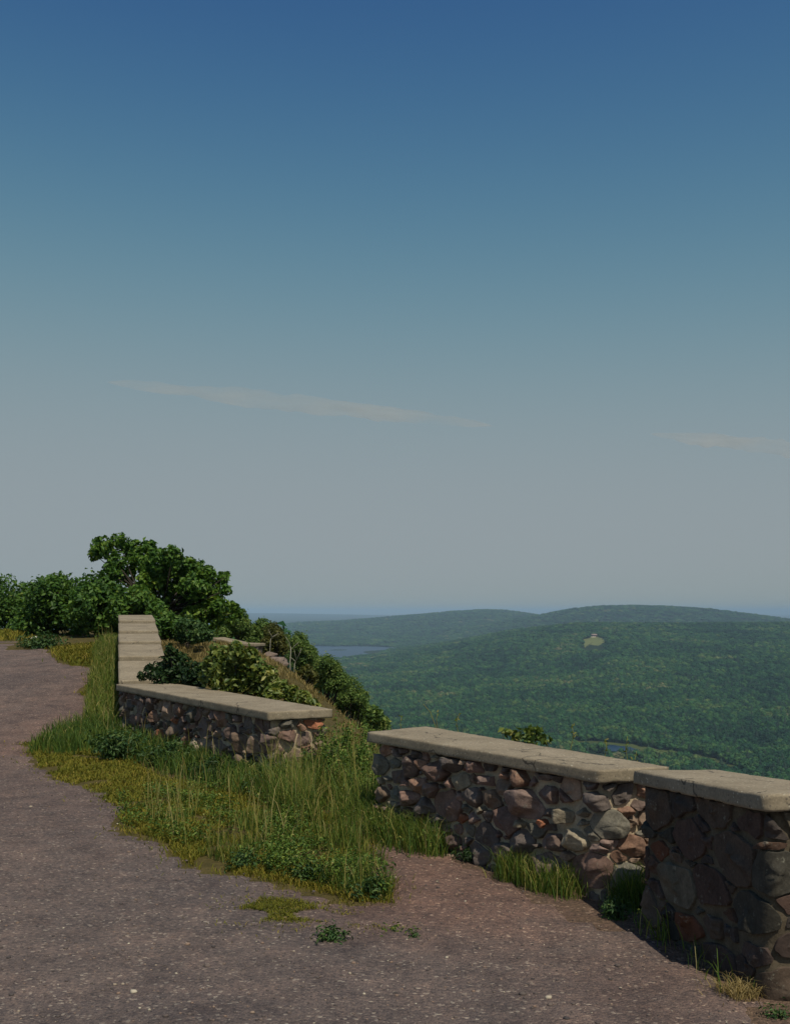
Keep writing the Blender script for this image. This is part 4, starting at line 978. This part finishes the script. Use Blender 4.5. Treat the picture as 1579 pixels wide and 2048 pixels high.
# ------------------------------------------------------------------ thin high clouds
def cloud(label, a, b_, dist, half, thick, seed):
    """flat drifting streak of cirrus with depth, between two sight directions"""
    A, B = np.array(PY(*a, dist)), np.array(PY(*b_, dist)); n1, n2 = 60, 14; Vt, Vb = [], []
    for i_ in range(n1 + 1):
        t = i_ / n1; env = math.sin(math.pi * min(max(t, .0), 1)) ** .6
        for j_ in range(n2 + 1):
            v = j_ / n2 * 2 - 1; c = A + (B - A) * t
            w = half * env * (1 + .6 * noise.noise(Vector((t * 7, seed, 0))) + .45 * noise.noise(Vector((t * 25, seed, v)))); p = c + np.array([0, -v * w * 1.2, v * w * .35])
            th_ = thick * env * max(0, 1 - v * v) * (1 + .5 * noise.noise(Vector((t * 9, v * 2, seed))))
            Vt.append(p + [0, 0, th_]); Vb.append(p - [0, 0, th_ * .6])
    m = n2 + 1; q = [[i_ * m + j_, (i_ + 1) * m + j_, (i_ + 1) * m + j_ + 1, i_ * m + j_ + 1] for i_ in range(n1) for j_ in range(n2)]
    o = mesh_obj('cloud', Vt + Vb, [q, np.array(q)[:, ::-1] + len(Vt)], M_cloud, None, True); tag(o, label, kind='stuff')
def cloud_mat():
    m, nt, out = new_mat('cirrus'); b = NB(nt); p = b.pos()
    tr = b.n('ShaderNodeBsdfTransparent'); tl = b.n('ShaderNodeBsdfTranslucent'); tl.inputs[0].default_value = (.95, .86, .78, 1)
    df = b.n('ShaderNodeBsdfDiffuse'); df.inputs[0].default_value = (.95, .86, .78, 1)
    ad = b.n('ShaderNodeMixShader'); b.l(tl.outputs[0], ad.inputs[1]); b.l(df.outputs[0], ad.inputs[2])
    mp = b.n('ShaderNodeMapping'); mp.inputs['Scale'].default_value = (.0006, .0006, .003); b.l(p, mp.inputs[0])
    f = b.ramp(b.noise(1.2, 4, .55, mp.outputs[0]), [(.2, (0, 0, 0)), (.85, (1, 1, 1))])
    lw = b.n('ShaderNodeLayerWeight'); lw.inputs[0].default_value = .35
    fac = b.math('MULTIPLY', b.math('MULTIPLY', f, b.math('SUBTRACT', 1., lw.outputs['Facing'])), CLOUD)
    mx = b.n('ShaderNodeMixShader'); b.l(fac, mx.inputs[0]); b.l(tr.outputs[0], mx.inputs[1]); b.l(ad.outputs[0], mx.inputs[2]); b.l(mx.outputs[0], out.inputs[0]); return m
CLOUD = .45
M_cloud = cloud_mat()
cloud('long faint cream streak of cloud above the valley', (215, 764), (985, 852), 15000, 215, 50, 1)
cloud('fainter short streak of cloud over the far ridge', (1300, 868), (1760, 916), 15000, 190, 50, 2)

# ------------------------------------------------------------------ haze
HAZE = 8.6e-5
mb = MB(); box(mb, -46500, 46500, -46500, 46500, -175, 75)
hz_o = mb.build('haze', None); m, nt, out = new_mat('valley_haze'); pv_ = nt.nodes.new('ShaderNodeVolumePrincipled')
pv_.inputs['Density'].default_value = HAZE; pv_.inputs['Color'].default_value = (.5, .73, 1., 1); pv_.inputs['Anisotropy'].default_value = -.25
nt.links.new(pv_.outputs[0], out.inputs['Volume']); hz_o.data.materials.append(m); tag(hz_o, 'pale blue summer haze lying over the valley', kind='stuff')

settle()
for o in list(COL.objects):
    if '_at' in o:
        x, y, zt, s_, rz = o['_at']; del o['_at']; del o['_copy']
        if '_base' in o: del o['_base']
        src = [q for q in st_ if q.children and o.children and q.children[0].data == o.children[0].data and q != o][0]
        for c, c0 in zip(sorted(o.children, key=lambda q: q.data.name), sorted(src.children, key=lambda q: q.data.name)): c.location = c0.location
        top = max(v.co.z for v in [q for q in o.children if q.name.startswith('crown')][0].data.vertices) - src.location.z
        o.scale = (s_,) * 3; o.rotation_euler = (0, 0, rz); o.location = (x, y, zt - top * s_)
# ------------------------------------------------------------------ light
SKYCH = ((3.55, .0691, .295), (3.65, .0316, .34), (3.1, .0241, .37))
AZ, EL = math.radians(154), math.radians(58)
sd = bpy.data.lights.new('sun', 'SUN'); sd.energy = 4.6; sd.angle = math.radians(.53); sd.color = (1, .90, .70)
so = bpy.data.objects.new('sun', sd); COL.objects.link(so)
dv = Vector((math.sin(AZ) * math.cos(EL), math.cos(AZ) * math.cos(EL), math.sin(EL)))
so.rotation_euler = dv.to_track_quat('Z', 'Y').to_euler(); so.location = (3, -6, 12)
W = bpy.data.worlds.new('World'); S.world = W; W.use_nodes = True; nt = W.node_tree
sky = nt.nodes.new('ShaderNodeTexSky'); sky.sky_type = 'NISHITA'; sky.sun_disc = False; sky.sun_elevation = EL; sky.sun_rotation = AZ
sky.air_density = 1.; sky.dust_density = .5; sky.ozone_density = 5.; sky.altitude = 0
bg = nt.nodes['Background']; b = NB(nt)
sp = b.n('ShaderNodeSeparateColor'); b.l(sky.outputs[0], sp.inputs[0]); cb = b.n('ShaderNodeCombineColor')   # white balance and contrast of the sky light
for k, (g_, m_, K_) in enumerate(SKYCH):
    q_ = b.math('MULTIPLY', b.math('POWER', sp.outputs[k], g_), m_ / .0707)
    b.l(b.math('DIVIDE', q_, b.math('ADD', 1., b.math('DIVIDE', q_, K_ / .0707))), cb.inputs[k])
nt.links.new(cb.outputs[0], bg.inputs[0]); bg.inputs[1].default_value = .1

vs = S.view_settings; vs.view_transform = 'Standard'; vs.look = 'None'; vs.exposure = -.5; vs.gamma = 1
S.render.engine = 'CYCLES'
S.cycles.use_denoising = True
try: S.cycles.denoiser = 'OPENIMAGEDENOISE'
except Exception: pass
S.cycles.max_bounces = 6; S.cycles.transparent_max_bounces = 12; S.cycles.volume_bounces = 0
